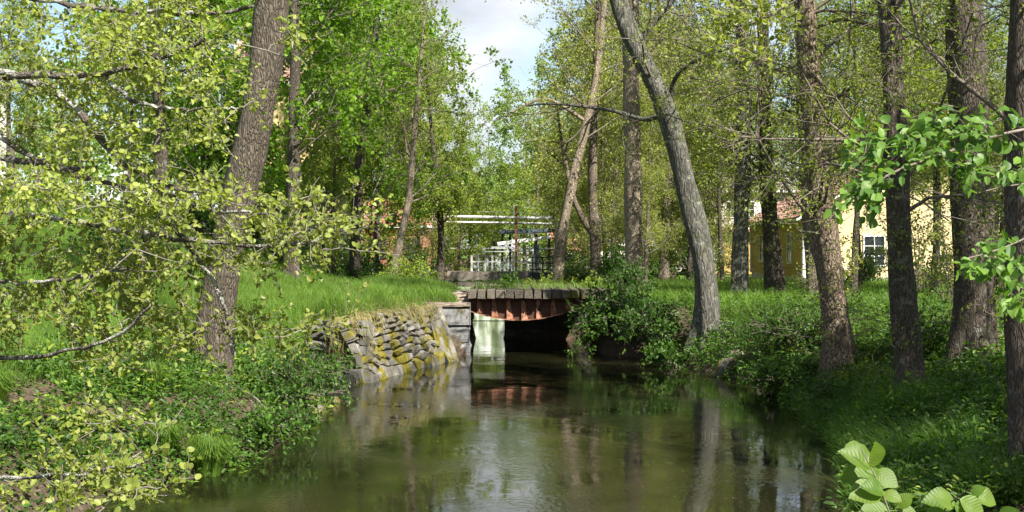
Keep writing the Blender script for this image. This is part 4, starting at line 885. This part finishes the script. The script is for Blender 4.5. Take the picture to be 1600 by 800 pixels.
herbs('lawn_edge_herbs', 1200, (2, 16, 40, 58, 'R', .2, 12), 'herb', .2, .5, .10, 12, 7, .35)
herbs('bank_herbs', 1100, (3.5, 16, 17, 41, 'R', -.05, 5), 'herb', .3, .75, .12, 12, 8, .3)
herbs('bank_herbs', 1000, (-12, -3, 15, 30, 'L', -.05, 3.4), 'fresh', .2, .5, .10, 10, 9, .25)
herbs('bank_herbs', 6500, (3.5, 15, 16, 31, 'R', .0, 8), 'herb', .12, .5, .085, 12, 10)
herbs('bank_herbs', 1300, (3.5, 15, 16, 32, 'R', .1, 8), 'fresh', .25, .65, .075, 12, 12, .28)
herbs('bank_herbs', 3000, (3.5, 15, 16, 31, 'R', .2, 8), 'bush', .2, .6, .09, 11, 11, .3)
# sedges on the right waterline and loose dead leaves
mb = MB(); reseed(52); x, y, d = scatter(60000, 3, 12, 15.5, 27, 'R', .0, 2.6); k = (wob(x * 2, y * 2) > .0) & (d < 1.9); x, y = x[k], y[k]
blades(mb, x[:16000], y[:16000], rng.uniform(.3, .7, min(16000, len(x))), np.full(min(16000, len(x)), .009), .55); o = mb.obj('sedge_grass', M['sedge']); tag(o, kind='stuff')
mb = MB(); x, y, d = scatter(26000, -14, 15, 15, 36, 'L', .05, 7); x2, y2, d2 = scatter(26000, 3, 15, 15, 38, 'R', .05, 6); x = np.concatenate([x, x2]); y = np.concatenate([y, y2]); n = len(x)
leafmesh(mb, np.stack([x, y, ground(x, y) + .015], 1), rand_dir(n) * [1, 1, .15], unit(rand_dir(n) * .4 + [0, 0, 1]), rng.uniform(.04, .09, n), .7, .12, 0, True); o = mb.obj('leaf_litter', M['litter']); tag(o, kind='stuff')
mb = MB(); n = 260; y = rng.uniform(17, 44, n); x = rng.uniform(-4, 5, n); k = (poly_sd(LEFT, x, y) < -.1) & (poly_sd(RIGHT, x, y) < -.1) & (wob(x * .8, y * .5) > .05); x, y = x[k], y[k]; n = len(x)
leafmesh(mb, np.stack([x, y, np.full(n, .006)], 1), rand_dir(n) * [1, 1, 0], np.tile([0, 0, 1.], (n, 1)), rng.uniform(.02, .05, n), .7, .01, 0, True); o = mb.obj('floating_leaves', M['dry']); tag(o, kind='stuff')
for i, (x, y, L_, a_) in enumerate([(-5.4, 23.6, 1.1, .4), (-6.6, 21.6, .9, 2.1), (6.4, 28.2, 1.0, 2.6), (7.2, 24.4, 1.2, .9), (6.0, 32.4, .9, 1.9), (-4.2, 24.0, .8, 2.9)]):
    mb = MB(); q = np.stack([np.array([x + math.cos(a_) * L_ * t, y + math.sin(a_) * L_ * t, gz(x + math.cos(a_) * L_ * t, y + math.sin(a_) * L_ * t) + .06 + .05 * math.sin(t * 5)]) for t in np.linspace(0, 1, 7)]); Qa = q[None]
    mb.tubes(Qa, np.linspace(.018, .007, 7)[None], 6); b_, r_ = shoots(Qa, np.linspace(.018, .007, 7)[None], 5, .2, .9, 40, .35, 4, .2, .1, .5); mb.tubes(b_, r_, 4)
    tag(mb.obj('fallen_branch', M['twig_pale'], origin=tuple(q[0])), ['bleached fallen branch below the big left trunk', 'fallen branch among herbs near the bottom left', 'fallen branch in the bare earth by the burred trunk', 'fallen branch at the foot of the dark ivy-marked trunk', 'fallen branch by the mossy rocks', 'short dead branch at the left waterline'][i], 'branch')
def tussock(label, x, y, r, h, n, seed, grp=None):
    reseed(seed); mb = MB(); z = max(gz(x, y), .02) - .05; th = rng.uniform(0, 6.28, n); rr = r * .55 * np.sqrt(rng.uniform(0, 1, n)); b = np.stack([x + rr * np.cos(th), y + rr * np.sin(th), np.full(n, z)], 1)
    o_ = np.stack([np.cos(th), np.sin(th), 0 * th], 1) * (r * rng.uniform(.1, 1, n))[:, None]; H = h * rng.uniform(.6, 1.1, n)[:, None] * np.array([0, 0, 1]); s = np.stack([-np.sin(th), np.cos(th), 0 * th], 1) * .005
    V = np.stack([b - s, b + s, b + o_ * .25 + H * .6 + s, b + o_ * .25 + H * .6 - s, b + o_ * .65 + H * .95 + s * .7, b + o_ * .65 + H * .95 - s * .7, b + o_ * 1.1 + H * .8], 1); i = np.arange(n)[:, None] * 7
    mb.add(V.reshape(-1, 3), i + [0, 1, 2, 3]); base = mb.n - 7 * n; mb.f.append((i + base + [3, 2, 4, 5], 0)); mb.f.append((i + base + [5, 4, 6], 0))
    o = mb.obj('grass_tussock', M['grass'], origin=(x, y, z)); tag(o, label, 'grass tuft', grp)
tussock('bright drooping grass tussock standing at the left waterline', -4.25, 19.75, .34, .56, 1400, 91)
tussock('smaller grass tussock left of the bright drooping one', -4.85, 19.6, .3, .42, 800, 92)
tussock('tall grass tuft among the herbs on the left bank', -5.5, 21.6, .25, .5, 500, 93)
tussock('grass tuft at the bottom left corner of the photograph', -6.9, 18.6, .35, .5, 900, 94)

# ------------------------------------------------------------------ stones
def clip_poly(poly, p, nrm):
    out = []
    for i in range(len(poly)):
        a = poly[i]; b = poly[(i + 1) % len(poly)]; da = (a - p) @ nrm; db = (b - p) @ nrm
        if da <= 0: out.append(a)
        if da * db < 0: out.append(a + (b - a) * (da / (da - db)))
    return out
def stone_face(root, A, B, top_off, zt, pts, mat, seed, gap=.010, thick=.2, proud=.10):
    """dry-laid stones: Voronoi cells of pts on the battered face from foot line A-B"""
    reseed(seed); A = np.array(A, float); B = np.array(B, float); L = np.linalg.norm(B - A); ex = (B - A) / L; up = np.array([*top_off, zt]) - np.array([0, 0, A[2]]); H = np.linalg.norm(up); ez = up / H; nn = unit(np.cross(ex, ez)) 
    SX = .42; pts = pts * [L * SX, H]; bound = [np.array(q, float) for q in ((0, -.15), (L * SX, -.15), (L * SX, H), (0, H))]; ex = ex / SX
    for i in range(len(pts)):
        poly = bound
        for j in range(len(pts)):
            if j == i: continue
            e = pts[j] - pts[i]; dd = np.linalg.norm(e)
            if dd > 2.2: continue
            poly = clip_poly(poly, (pts[i] + pts[j]) / 2 - e / dd * gap, e / dd)
            if len(poly) < 3: break
        if len(poly) < 3: continue
        q = np.array(poly); c = q.mean(0); k = len(q); pr = proud * rng.uniform(.2, 1.3)
        tilt = rng.normal(0, .12, 2); rings = []
        for s, dep in ((1., -thick), (.99, -.02), (.90, pr * .55), (.55, pr)):
            w = c + (q - c) * s + rng.normal(0, .006, q.shape) * (s < .95)
            z = dep + ((w - c) @ tilt if dep > 0 else 0) + rng.normal(0, .008, k) * (dep > 0)
            rings.append(A + ex * w[:, :1] + ez * w[:, 1:] + nn * np.reshape(z, (-1, 1)) if np.ndim(z) else A + ex * w[:, :1] + ez * w[:, 1:] + nn * z)
        V = np.concatenate(rings); F = []
        mb = MB(); idx = np.arange(4 * k).reshape(4, k)
        for r in range(3):
            a = idx[r]; b = idx[r + 1]; F += [[a[t], a[(t + 1) % k], b[(t + 1) % k], b[t]] for t in range(k)]
        V = V + nn * (.07 * np.sin(V @ np.array([1.3, 1.1, 2.6])) + .05 * np.sin(V @ np.array([-2.9, 2.3, 4.1])))[:, None]; rings[-1] = V[-k:]
        mb.add(V, F); mb.add(rings[-1], [list(range(k))]); mb.v[-1] = mb.v[-1]
        o = child(mb, 'stone', mat, root)
def face_pts(nx, ny, seed, jit=.38, grow_=1.4):
    """jittered courses; stones larger at the foot"""
    r = np.random.default_rng(seed); out = []; ys = np.cumsum(np.linspace(grow_, .6, ny)); ys = ys / ys[-1] - .5 / ny
    for j in range(ny):
        m = int(nx * (.7 + .6 * j / max(1, ny - 1)))
        for i in range(m): out.append(((i + .5 + r.uniform(-jit, jit)) / m, ys[j] + r.uniform(-jit, jit) / ny))
    return np.clip(np.array(out), .005, .995)
root = empty('stone_wall', (-3.45, 33.0, 0), 'sloping dry stone embankment with yellow-green moss beneath the lawn, left of the bridge', 'wall')
stone_face(root, (-3.45, 33.0, 0), (-1.72, 39.5, 0), (-.45, .12), 1.5, face_pts(13, 9, 3, .42, 1.25), M['stone'], 101)
stone_face(root, (-4.85, 34.05, 0), (-3.47, 32.98, 0), (-.0, .32), 1.45, face_pts(4, 6, 4), M['stone_dark'], 102)
mb = MB()   # earth fill behind the stones
mb.add([(-3.65, 33.3, -.4), (-1.98, 39.6, -.4), (-2.5, 39.8, 1.40), (-4.1, 33.6, 1.40), (-4.9, 34.3, -.4), (-4.9, 34.6, 1.36)], [[0, 1, 2, 3], [4, 0, 3, 5]]); child(mb, 'earth_fill', M['ground'], root)
# big slanting slab closing the wall against the masonry
mb = MB(); mb.add([(-2.0, 38.7, -.2), (-1.55, 39.6, -.2), (-2.05, 39.9, 1.5), (-2.42, 39.1, 1.5), (-1.9, 38.6, -.2), (-1.42, 39.45, -.2), (-1.98, 39.75, 1.5), (-2.35, 38.98, 1.5)],
                  [[4, 5, 6, 7], [1, 2, 6, 5], [0, 4, 7, 3], [3, 7, 6, 2]]); child(mb, 'slab', M['stone'], root)
# masonry abutments
def rough_box(c, h, seed, mat, parent, name='block', amp=.012, ns=6, bev=.02):
    reseed(seed); mb = MB(); g = np.linspace(-1, 1, ns)
    for ax in range(3):
        for sg in (-1, 1):
            a, b = [i for i in range(3) if i != ax]; U, Vv = np.meshgrid(g, g); q = np.zeros((ns * ns, 3)); q[:, a] = U.ravel() * h[a]; q[:, b] = Vv.ravel() * h[b]; q[:, ax] = sg * h[ax]
            edge = (np.abs(U.ravel()) > .99) | (np.abs(Vv.ravel()) > .99)
            q[:, ax] -= sg * bev * edge; q[~edge, ax] += rng.normal(0, amp, (~edge).sum()) 
            i = np.arange(ns * ns).reshape(ns, ns); F = np.stack([i[:-1, :-1], i[:-1, 1:], i[1:, 1:], i[1:, :-1]], -1).reshape(-1, 4)
            mb.add(q + np.array(c), F)
    return child(mb, name, mat, parent)
root = empty('bridge_abutment', (-1.9, 42, 0), 'grey granite block abutment carrying the left end of the bridge', 'abutment')
z = -.3
for k, (hh, w, x0) in enumerate([(.66, .0, .02), (.50, .03, 0.), (.0, 0, 0)]):
    if hh: rough_box((-1.86 + x0, 43.4, z + hh / 2), (.60, 1.9, hh / 2 - .008), 110 + k, M['block'], root, amp=.02); z += hh
rough_box((-1.86, 43.4, z + .27), (.64, 1.95, .262), 115, M['block'], root, amp=.01); z += .54
rough_box((-1.88, 43.4, z + .075), (.66, 1.98, .07), 116, M['coping'], root, 'coping', amp=.01)
rough_box((-1.75, 44.3, z + .26), (.46, 1.5, .13), 117, M['coping'], root, 'block', amp=.02)
root = empty('far_abutment', (1.8, 49, 0), 'dark stone pier in the shade under the bridge', 'abutment')
for i in range(4):
    for j in range(3): rough_box((-.26 + .4 + i * .8, 49.1, -.2 + .28 + j * .56), (.395, .6, .275), 120 + i * 3 + j, M['stone_dark'], root)
# loose rocks
def rock_mesh(seed):
    r = np.random.default_rng(seed); import bmesh
    bm = bmesh.new(); pts = unit(r.normal(size=(16, 3))) * r.uniform(.75, 1.1, (16, 1)) * [1, .8, .65]
    for p in pts: bm.verts.new(p)
    g = bmesh.ops.convex_hull(bm, input=bm.verts); bmesh.ops.delete(bm, geom=[v for v in bm.verts if not v.link_faces], context='VERTS')
    me = bpy.data.meshes.new('rock'); bm.to_mesh(me); bm.free(); me.materials.append(M['rock']); return me
RM = [rock_mesh(200 + i) for i in range(6)]
ROCKS = [(-3.75, 27.0, .05, .22, 'pale rock at the waterline under the leafy shrub'), (-3.95, 27.8, .12, .26, 'largest grey rock before the dark wall return'), (-3.62, 28.6, .02, .2, 'low rock by the water before the dark wall return'),
         (-4.2, 28.6, .3, .2, 'rock perched above the others before the wall return'), (-3.8, 26.2, .0, .18, 'small wet rock at the end of the left rock group'), (-4.35, 27.3, .32, .18, 'rock half hidden by herbs above the left rock group'),
         (5.25, 34.6, .15, .42, 'mossy rock right of the curved lichened tree'), (5.75, 33.3, .12, .40, 'mossy rock at the water, second from the curved tree'), (5.65, 35.2, .45, .34, 'pale rock leaning on the curved tree foot'),
         (5.85, 32.3, .05, .38, 'mossy rock under the low bush left of the burred tree'), (6.1, 34.3, .5, .32, 'small pale rock above the mossy ones'), (6.4, 26.9, .25, .16, 'small rock in the bare earth by the burred tree'),
         (-4.3, 53.6, 1.75, .3, 'pale rock on the lawn beyond the grass'), (-4.9, 54.2, 1.8, .26, 'pale rock left of the other one beyond the lawn'), (4.5, 37.9, .1, .25, 'dark rock left of the curved tree at the water')]
for i, (x, y, z, s, lb) in enumerate(ROCKS):
    o = bpy.data.objects.new('rock', RM[i % 6]); COL.objects.link(o); o.location = (x, y, z); o.scale = (s * 1.2, s, s); o.rotation_euler = (i * .7, i * .4, i * 1.9); tag(o, lb, 'rock')

# ------------------------------------------------------------------ rusty bridge
def bridge():
    root = empty('bridge', (-1.3, 41.6, 1.1), 'low old bridge with rusty curved girder under thick mossy planks', 'bridge')
    y0 = 41.6; x0, x1 = -1.32, 2.5; zt = 1.93
    reseed(130); n = 15; w = (x1 + .35 - x0) / n
    for i in range(n):
        hh = .118 + rng.uniform(-.02, .02); yy = rng.uniform(-.04, .05); mb = MB(); 
        mb.box((x0 + w * (i + .5), y0 + 3.4 + yy - .02, zt - .14 + rng.uniform(-.01, .01)), (w / 2 - .008 - rng.uniform(0, .03), 3.45, hh), jit=.016); child(mb, 'plank', M['timber'], root)
    def zb(x):
        t = (x - x0) / (x1 - x0); return 1.62 - (.10 + .50 * np.sin(np.pi * np.clip(t * .93 + .12, 0, 1))**.9) 
    xs = np.linspace(x0 + .02, x1, 30)
    for yy, nm in ((y0 + .30, 'girder'), (y0 + 4.6, 'girder')):
        mb = MB(); top = np.stack([xs, np.full(30, yy), np.full(30, 1.64)], 1); bot = np.stack([xs, np.full(30, yy), zb(xs)], 1)
        t2 = top + [0, .012, 0]; b2 = bot + [0, .012, 0]; V = np.concatenate([top, bot, t2, b2]); i = np.arange(29)[:, None]
        mb.add(V, np.concatenate([i + [0, 30, 31, 1], i + [60, 61, 91, 90]])); child(mb, nm, M['rust_dark'], root)
        for zo, ff in ((0, bot), ):
            mb = MB(); Vt = []; 
            for dy, dz in ((-.12, 0), (.12, 0), (.12, -.025), (-.12, -.025)): Vt.append(ff + [0, dy, dz])
            V = np.concatenate(Vt); F = np.concatenate([np.stack([i[:, 0] + 30 * a, i[:, 0] + 1 + 30 * a, i[:, 0] + 1 + 30 * ((a + 1) % 4), i[:, 0] + 30 * ((a + 1) % 4)], 1) for a in range(4)])
            mb.add(V, F); child(mb, 'flange', M['rust'], root)
        mb = MB(); mb.box(((x0 + x1) / 2, yy, 1.655), ((x1 - x0) / 2, .1, .012)); child(mb, 'flange', M['rust'], root)
    for i in range(9):   # stiffener ribs, tapering towards the top
        x = x0 + .28 + i * .44; zz = zb(x) + .004; mb = MB(); y = y0 + .295
        mb.add([(x - .0, y - .11, zz), (x + .19, y - .0, zz), (x + .09, y, 1.63), (x, y - .02, 1.63), (x + .01, y, zz), (x + .01, y, 1.63), (x - .012, y - .11, zz)],
               [[0, 1, 2, 3], [0, 3, 5, 4], [1, 4, 5, 2], [0, 4, 1, 1]][:3]); child(mb, 'rib', M['rust'], root)
    mb = MB(); mb.beam((x0 + .1, y0 + .05, 1.66), (x1, y0 + .05, 1.66), .05, .05); child(mb, 'edge_bar', M['rust_dark'], root)
    return root
bridge()
mb = MB(); reseed(131); n = 1800; x = rng.uniform(-1.2, 3.2, n); y = rng.uniform(42.6, 48, n); z = np.where(y < 45.5, 1.92, 1.5); blades(mb, x, y, rng.uniform(.05, .3, n), np.full(n, .014), .5, z=z); o = mb.obj('deck_weeds', M['grass']); tag(o, kind='stuff')

# ------------------------------------------------------------------ far footbridge, pipes, shelter, railings
def px(u, v, d): return tuple(P(u, v, d))
root = empty('footbridge', P(780, 437, 74), 'concrete footbridge with white railing across the upper pond', 'footbridge')
mb = MB(); mb.beam(P(700, 430, 74), P(950, 430, 74), 1.6, .42); child(mb, 'deck', M['concrete'], root)
for v, w, mt in ((400, .045, 'concrete'), (409, .06, 'white'), (417, .03, 'grey_paint')):
    mb = MB(); mb.beam(P(735, v, 73.2), P(835, v, 73.2), w, w); child(mb, 'rail', M[mt], root)
for i in range(10):
    u = 737 + i * 10.8; mb = MB(); mb.beam(P(u, 399, 73.2), P(u, 424, 73.2), .05 if i % 3 else .1, .05); child(mb, 'post', M['white'], root)
root = empty('dark_railing', P(890, 430, 70), 'black steel railing right of the white one, behind the leaning trunk', 'railing')
for v in (402, 411, 421):
    mb = MB(); mb.beam(P(828, v, 71), P(985, v + 1, 69), .06); child(mb, 'rail', M['black_paint'], root)
for i in range(10):
    u = 832 + i * 16; mb = MB(); mb.beam(P(u, 401, 70.8), P(u, 436, 70.8), .07); child(mb, 'post', M['black_paint'], root)
mb = MB(); mb.beam(P(825, 432, 71), P(985, 432, 71), .4, .4); child(mb, 'kerb_beam', M['black_paint'], root)
root = empty('pipe_gantry', P(806, 425, 76), 'two white pipes on a rusty post crossing above the footbridge', 'pipe gantry')
for v, r in ((339.5, .075), (348, .055)):
    mb = MB(); mb.tubes(np.stack([P(667 if v > 345 else 690, v - 1.5, 76), P(780, v, 76), P(866, v + 1.5, 76)])[None], np.full((1, 3), r), 12, cap=True); child(mb, 'pipe', M['white'], root, True)
mb = MB(); mb.tubes(resample([P(864, 336, 76), P(868, 340, 76), P(869, 350, 76), P(870, 385, 76), P(868, 430, 76)], 16)[None], np.full((1, 16), .07), 10); child(mb, 'downpipe', M['grey_paint'], root, True)
mb = MB(); mb.beam(P(806.5, 322, 76), P(806.5, 424, 76), .14); child(mb, 'post', M['rust'], root)
mb = MB(); mb.beam(P(802, 322, 76), P(802, 345, 76), .03); child(mb, 'bracket', M['grey_paint'], root)
mb = MB(); mb.beam(P(692, 337, 76), P(692, 425, 76), .12); child(mb, 'post', M['rust_dark'], root)
for a, b in (((808, 322), (866, 328)), ((808, 331), (866, 338)), ((735, 330), (802, 332))):
    mb = MB(); mb.beam(P(*a, 76), P(*b, 76), .025); child(mb, 'wire', M['grey_paint'], root)
root = empty('sluice_shelter', P(820, 420, 88), 'blue-grey open shelter with flat dark roof behind the pipes', 'shelter')
mb = MB(); mb.beam(P(780, 363, 86), P(872, 360, 86), 2.6, .22); child(mb, 'roof', M['blue_paint'], root)
mb = MB(); mb.beam(P(737, 362, 90), P(782, 362, 90), 1.6, .1); child(mb, 'roof', M['blue_paint'], root)
for u in (785, 797, 838, 858, 869, 745, 772):
    mb = MB(); mb.beam(P(u, 366, 86), P(u, 428, 86), .14 if u > 780 else .1); child(mb, 'column', M['blue_paint'], root)
mb = MB(); mb.beam(P(777, 381, 84.5), P(861, 370, 84.5), .15, .2); child(mb, 'beam', M['white'], root)
for v, a, b in ((388, 705, 875), (386, 715, 800), (393, 740, 830)):
    mb = MB(); mb.beam(P(a, v, 84), P(b, v, 84), .06); child(mb, 'rail', M['grey_paint'], root)
mb = MB(); mb.box(tuple(P(838, 400, 84)), (.16, .16, .7)); child(mb, 'gear_box', M['blue_paint'], root)

def window(parent, cx, w, h, o, ex, ny=2, nz=3, frame='white', t=.06):
    """window whose outside faces direction o (unit, horizontal); ex runs along the wall; centre (on the wall)"""
    o = np.array(o, float); ex = np.array(ex, float); up = np.array([0, 0, 1.]); c = np.array(cx, float)
    mb = MB(); rot = np.stack([ex, o, up], 1)
    mb.box(c + up * h / 2 + o * .03, (w / 2 + t, .03, t / 2), rot); mb.box(c - up * h / 2 + o * .035, (w / 2 + t, .035, t / 2), rot)
    for s in (-1, 1): mb.box(c + ex * s * w / 2 + o * .03, (t / 2, .03, h / 2 - t / 2), rot)
    for i in range(1, ny): mb.box(c + ex * (i / ny - .5) * w + o * .022, (.02, .015, h / 2 - t / 2), rot)
    for i in range(1, nz): mb.box(c + up * (i / nz - .5) * h + o * .02, (w / 2 - t / 2, .012, .015), rot)
    f = child(mb, 'window', M[frame], parent)
    g = MB(); g.box(c + o * .006, (w / 2 - .02, .006, h / 2 - .02), rot)
    loc = np.array(parent.location)
    for a in g.v: a -= loc
    p = bpy.data.objects.new('pane', g.mesh('pane', M['glass'])); COL.objects.link(p); p.parent = f
def tile_slope(mb, org, al, upv, rows, w=.23):
    L = np.linalg.norm(al); a_ = al / L; H = np.linalg.norm(upv); u_ = upv / H; nn = np.cross(a_, u_); nn = nn if nn[2] > 0 else -nn
    nx = int(L / w); s = np.linspace(0, L, nx * 4 + 1); b = .03 * np.sin(np.arange(nx * 4 + 1) * np.pi / 2)
    for r_ in range(rows):
        h0 = H * r_ / rows; h1 = H * (r_ + 1.08) / rows; base = org + a_ * s[:, None] + nn * b[:, None]
        A = base + u_ * h0 + nn * .09; B = base + u_ * h1 + nn * .045; C_ = A - nn * .05; m_ = len(s); i = np.arange(m_ - 1)[:, None]
        mb.add(np.concatenate([A, B, C_]), np.concatenate([i + [0, 1, m_ + 1, m_], i + [2 * m_, 2 * m_ + 1, 1, 0]]))
def house(label, x0, x1, y0, y1, z0, h, roof_h, wallF, wallS, roofm, axis='x', base=.35, name='house', over=.35, tiles=False, corner=True):
    root = empty(name, ((x0 + x1) / 2, y0, z0), label, 'house'); g = gz((x0 + x1) / 2, y0)
    mb = MB(); mb.box(((x0 + x1) / 2, (y0 + y1) / 2, z0 + base / 2 - .3), ((x1 - x0) / 2 + .04, (y1 - y0) / 2 + .04, base / 2 + .3)); child(mb, 'foundation', M['foundation'], root)
    zb = z0 + base + .001; zt = z0 + h
    mb = MB(); c = [(x0, y0), (x1, y0), (x1, y1), (x0, y1)]
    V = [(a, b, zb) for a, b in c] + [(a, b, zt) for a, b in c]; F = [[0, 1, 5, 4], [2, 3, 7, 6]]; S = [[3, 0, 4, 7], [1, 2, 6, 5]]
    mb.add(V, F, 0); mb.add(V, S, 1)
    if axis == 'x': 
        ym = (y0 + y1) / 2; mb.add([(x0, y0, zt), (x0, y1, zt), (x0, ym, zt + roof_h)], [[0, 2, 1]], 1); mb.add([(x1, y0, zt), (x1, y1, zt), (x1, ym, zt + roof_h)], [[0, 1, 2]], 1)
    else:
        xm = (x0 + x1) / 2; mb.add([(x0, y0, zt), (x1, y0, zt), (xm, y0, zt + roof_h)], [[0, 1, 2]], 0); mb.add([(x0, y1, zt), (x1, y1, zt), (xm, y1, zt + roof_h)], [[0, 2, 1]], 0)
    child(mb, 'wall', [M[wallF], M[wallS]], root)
    if axis == 'x':
        ym = (y0 + y1) / 2
        for ya, yb in ((y0 - over, ym), (y1 + over, ym)):
            k = (yb - ya) / (ym - y0 if ya < ym else ym - y1) ; za = zt - over * roof_h / (ym - y0); mb = MB()
            rows = 12; sl = unit(np.array([0, yb - ya, zt + roof_h - za])); n_ = np.array([0, -sl[2], sl[1]]) * (1 if ya < ym else -1); n_ = n_ if n_[2] > 0 else -n_
            Ls = np.linalg.norm([yb - ya, zt + roof_h - za])
            for r_ in range(rows):
                a = np.array([0, ya, za]) + sl * Ls * r_ / rows; b = np.array([0, ya, za]) + sl * Ls * (r_ + 1.08) / rows
                if tiles:
                    nx = int((x1 - x0 + .6) / .23); xs = np.linspace(x0 - .3, x1 + .3, nx * 4 + 1); bump_ = .03 * np.sin(np.arange(nx * 4 + 1) * np.pi / 2)
                    A = np.stack([xs, np.full_like(xs, a[1]), a[2] + bump_], 1) + n_ * .09; B = np.stack([xs, np.full_like(xs, b[1]), b[2] + bump_], 1) + n_ * .045; C_ = A - n_ * .05
                    m_ = len(xs); i = np.arange(m_ - 1)[:, None]; mb.add(np.concatenate([A, B, C_]), np.concatenate([i + [0, 1, m_ + 1, m_], i + [2 * m_, 2 * m_ + 1, 1, 0]]))
                else:
                    mb.add([np.array([x0 - .3, *a[1:]]) + n_ * .07, np.array([x1 + .3, *a[1:]]) + n_ * .07, np.array([x1 + .3, *b[1:]]) + n_ * .05, np.array([x0 - .3, *b[1:]]) + n_ * .05], [[0, 1, 2, 3]])
            o = child(mb, 'roof', M[roofm], root)
            if tiles: o['kind'] = 'stuff'
        for xx in (x0 - .26, x1 + .26):
            mb = MB(); mb.beam((xx, y0 - over, zt - over * roof_h / (ym - y0) - .02), (xx, ym, zt + roof_h - .02), .05, .2); mb.beam((xx, y1 + over, zt - over * roof_h / (ym - y0) - .02), (xx, ym, zt + roof_h - .02), .05, .2); child(mb, 'barge_board', M['white'], root)
        mb = MB(); mb.beam((x0 - .2, y0 - over, zt - over * roof_h / (ym - y0) - .03), (x1 + .2, y0 - over, zt - over * roof_h / (ym - y0) - .03), .1, .14); child(mb, 'gutter', M['white'], root)
    else:
        xm = (x0 + x1) / 2
        for xa in (x0 - over, x1 + over):
            za = zt - over * roof_h / (xm - x0); mb = MB()
            q = np.array([(xa, y0 - .3, za), (xm, y0 - .3, zt + roof_h), (xm, y1 + .3, zt + roof_h), (xa, y1 + .3, za)]); mb.add(np.concatenate([q + [0, 0, .03], q + [0, 0, .14]]), [[0, 1, 2, 3], [4, 5, 6, 7], [0, 1, 5, 4], [3, 2, 6, 7], [0, 3, 7, 4]]); child(mb, 'roof', M['white' if tiles else roofm], root)
            if tiles:
                mt = MB(); tile_slope(mt, np.array([xa, y0 - .25, za + .14]), np.array([0, y1 - y0 + .5, 0]), np.array([xm - xa, 0, zt + roof_h - za]), 14); child(mt, 'tiles', M[roofm], root)['kind'] = 'stuff'
    if corner:
        for a, b in c[:2] + c[3:]:
            mb = MB(); mb.box((a, b, (zb + zt) / 2), (.13, .13, (zt - zb) / 2 - .005)); child(mb, 'corner_board', M['white'], root)
    return root
# yellow house on the right: sunlight and shade put into the cream and ochre walls
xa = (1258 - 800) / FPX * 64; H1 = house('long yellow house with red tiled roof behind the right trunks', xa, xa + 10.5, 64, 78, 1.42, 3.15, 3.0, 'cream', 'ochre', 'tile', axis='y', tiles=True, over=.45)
for u in (1366,):
    window(H1, P(u, 392, 64), .95, 1.35, (0, -1, 0), (1, 0, 0))
for yy in (67.5, 71.0, 75.0):
    window(H1, (xa, yy, 3.1), 1.0, 1.4, (-1, 0, 0), (0, -1, 0))
xb = (1092 - 800) / FPX * 84; H2 = house('white two-storey house with reddish eaves left of the tiled roof', xb, xb + 5.5, 84, 92, 1.42, 5.2, 1.2, 'pale', 'pale', 'concrete')
mb = MB(); mb.box((xb + 2.75, 83.9, 4.15), (2.95, .5, .08)); child(mb, 'canopy', M['tin'], H2)
mb = MB(); mb.box((xb + 2.75, 83.93, 2.75), (2.6, .05, 1.2)); child(mb, 'panelling', M['ochre'], H2)
for x in (.8, 1.9, 3.0, 4.1): window(H2, (xb + x, 84, 5.4), .6, .95, (0, -1, 0), (1, 0, 0), 2, 2)
for x in (.9, 2.4, 4.0): window(H2, (xb + x, 83.88, 3.0), .7, 1.2, (0, -1, 0), (1, 0, 0), 2, 3)
xc = (1545 - 800) / FPX * 82; H3 = house('tall white house glimpsed between the two rightmost trunks', xc, xc + 9, 82, 92, 1.42, 5.4, 2.5, 'pale', 'pale', 'tile', corner=False)
for x in (1., 3., 5.): window(H3, (xc + x, 82, 4.9), .8, 1.3, (0, -1, 0), (1, 0, 0))
xd = (893 - 800) / FPX * 105; H4 = house('small ochre cottage with pink roof behind the forked trunk', xd - 1.5, xd + 1.4, 104, 108, 1.42, 1.5, 1.6, 'ochre', 'ochre', 'tin', over=.3, corner=False)
window(H4, (xd - .3, 104, 2.3), .5, .6, (0, -1, 0), (1, 0, 0), 2, 2)
xe = (962 - 800) / FPX * 98; H5 = house('low white shed behind the straight sunlit trunk', xe - 1.8, xe + 5.5, 98, 102, 1.42, 2.0, .8, 'pale', 'pale', 'concrete', over=.2, corner=False)
window(H5, (xe + 2.5, 98, 2.6), .7, .7, (0, -1, 0), (1, 0, 0), 2, 2)
xf = (568 - 800) / FPX * 80; H6 = house('red brick shed beyond the lawn, screened by thin trunks', xf, xf + 3.7, 80, 86, 1.6, 2.9, 1.4, 'redbrick', 'redbrick', 'tin', over=.3, corner=False)
for x in (.9, 2.7): window(H6, (xf + x, 80, 3.1), .7, 1.1, (0, -1, 0), (1, 0, 0), 2, 3, 'blue_paint')
xg = (350 - 800) / FPX * 70; H7 = house('tall yellow building hidden behind the left maples', xg, xg + 6, 70, 80, 1.9, 9.6, 2.6, 'yellow', 'yellow', 'tile', corner=True)
for x in (1.2, 3.0, 4.9):
    for z in (6.2, ): window(H7, (xg + x, 70, z), .9, 1.4, (0, -1, 0), (1, 0, 0))
mb = MB(); mb.box(tuple(P(479, 375, 69.95)), (.32, .04, .95)); child(mb, 'door', M['white'], H7)
xh = (13 - 800) / FPX * 83.2; zz = P(0, 292, 83)[2]; H8 = house('cream house at the far left above the meadow with a dark drainpipe', xh - 8, xh, 75, 83, zz - .4, 6.6, 2.4, 'pale', 'pale', 'tile', corner=False, over=.3)
mb = MB(); mb.beam((xh + .08, 82.9, zz - .4), (xh + .08, 82.9, zz + 6.0), .12); child(mb, 'drainpipe', M['black_paint'], H8)
window(H8, (xh - 1.6, 75, zz + 2.2), .9, 1.3, (0, -1, 0), (1, 0, 0))
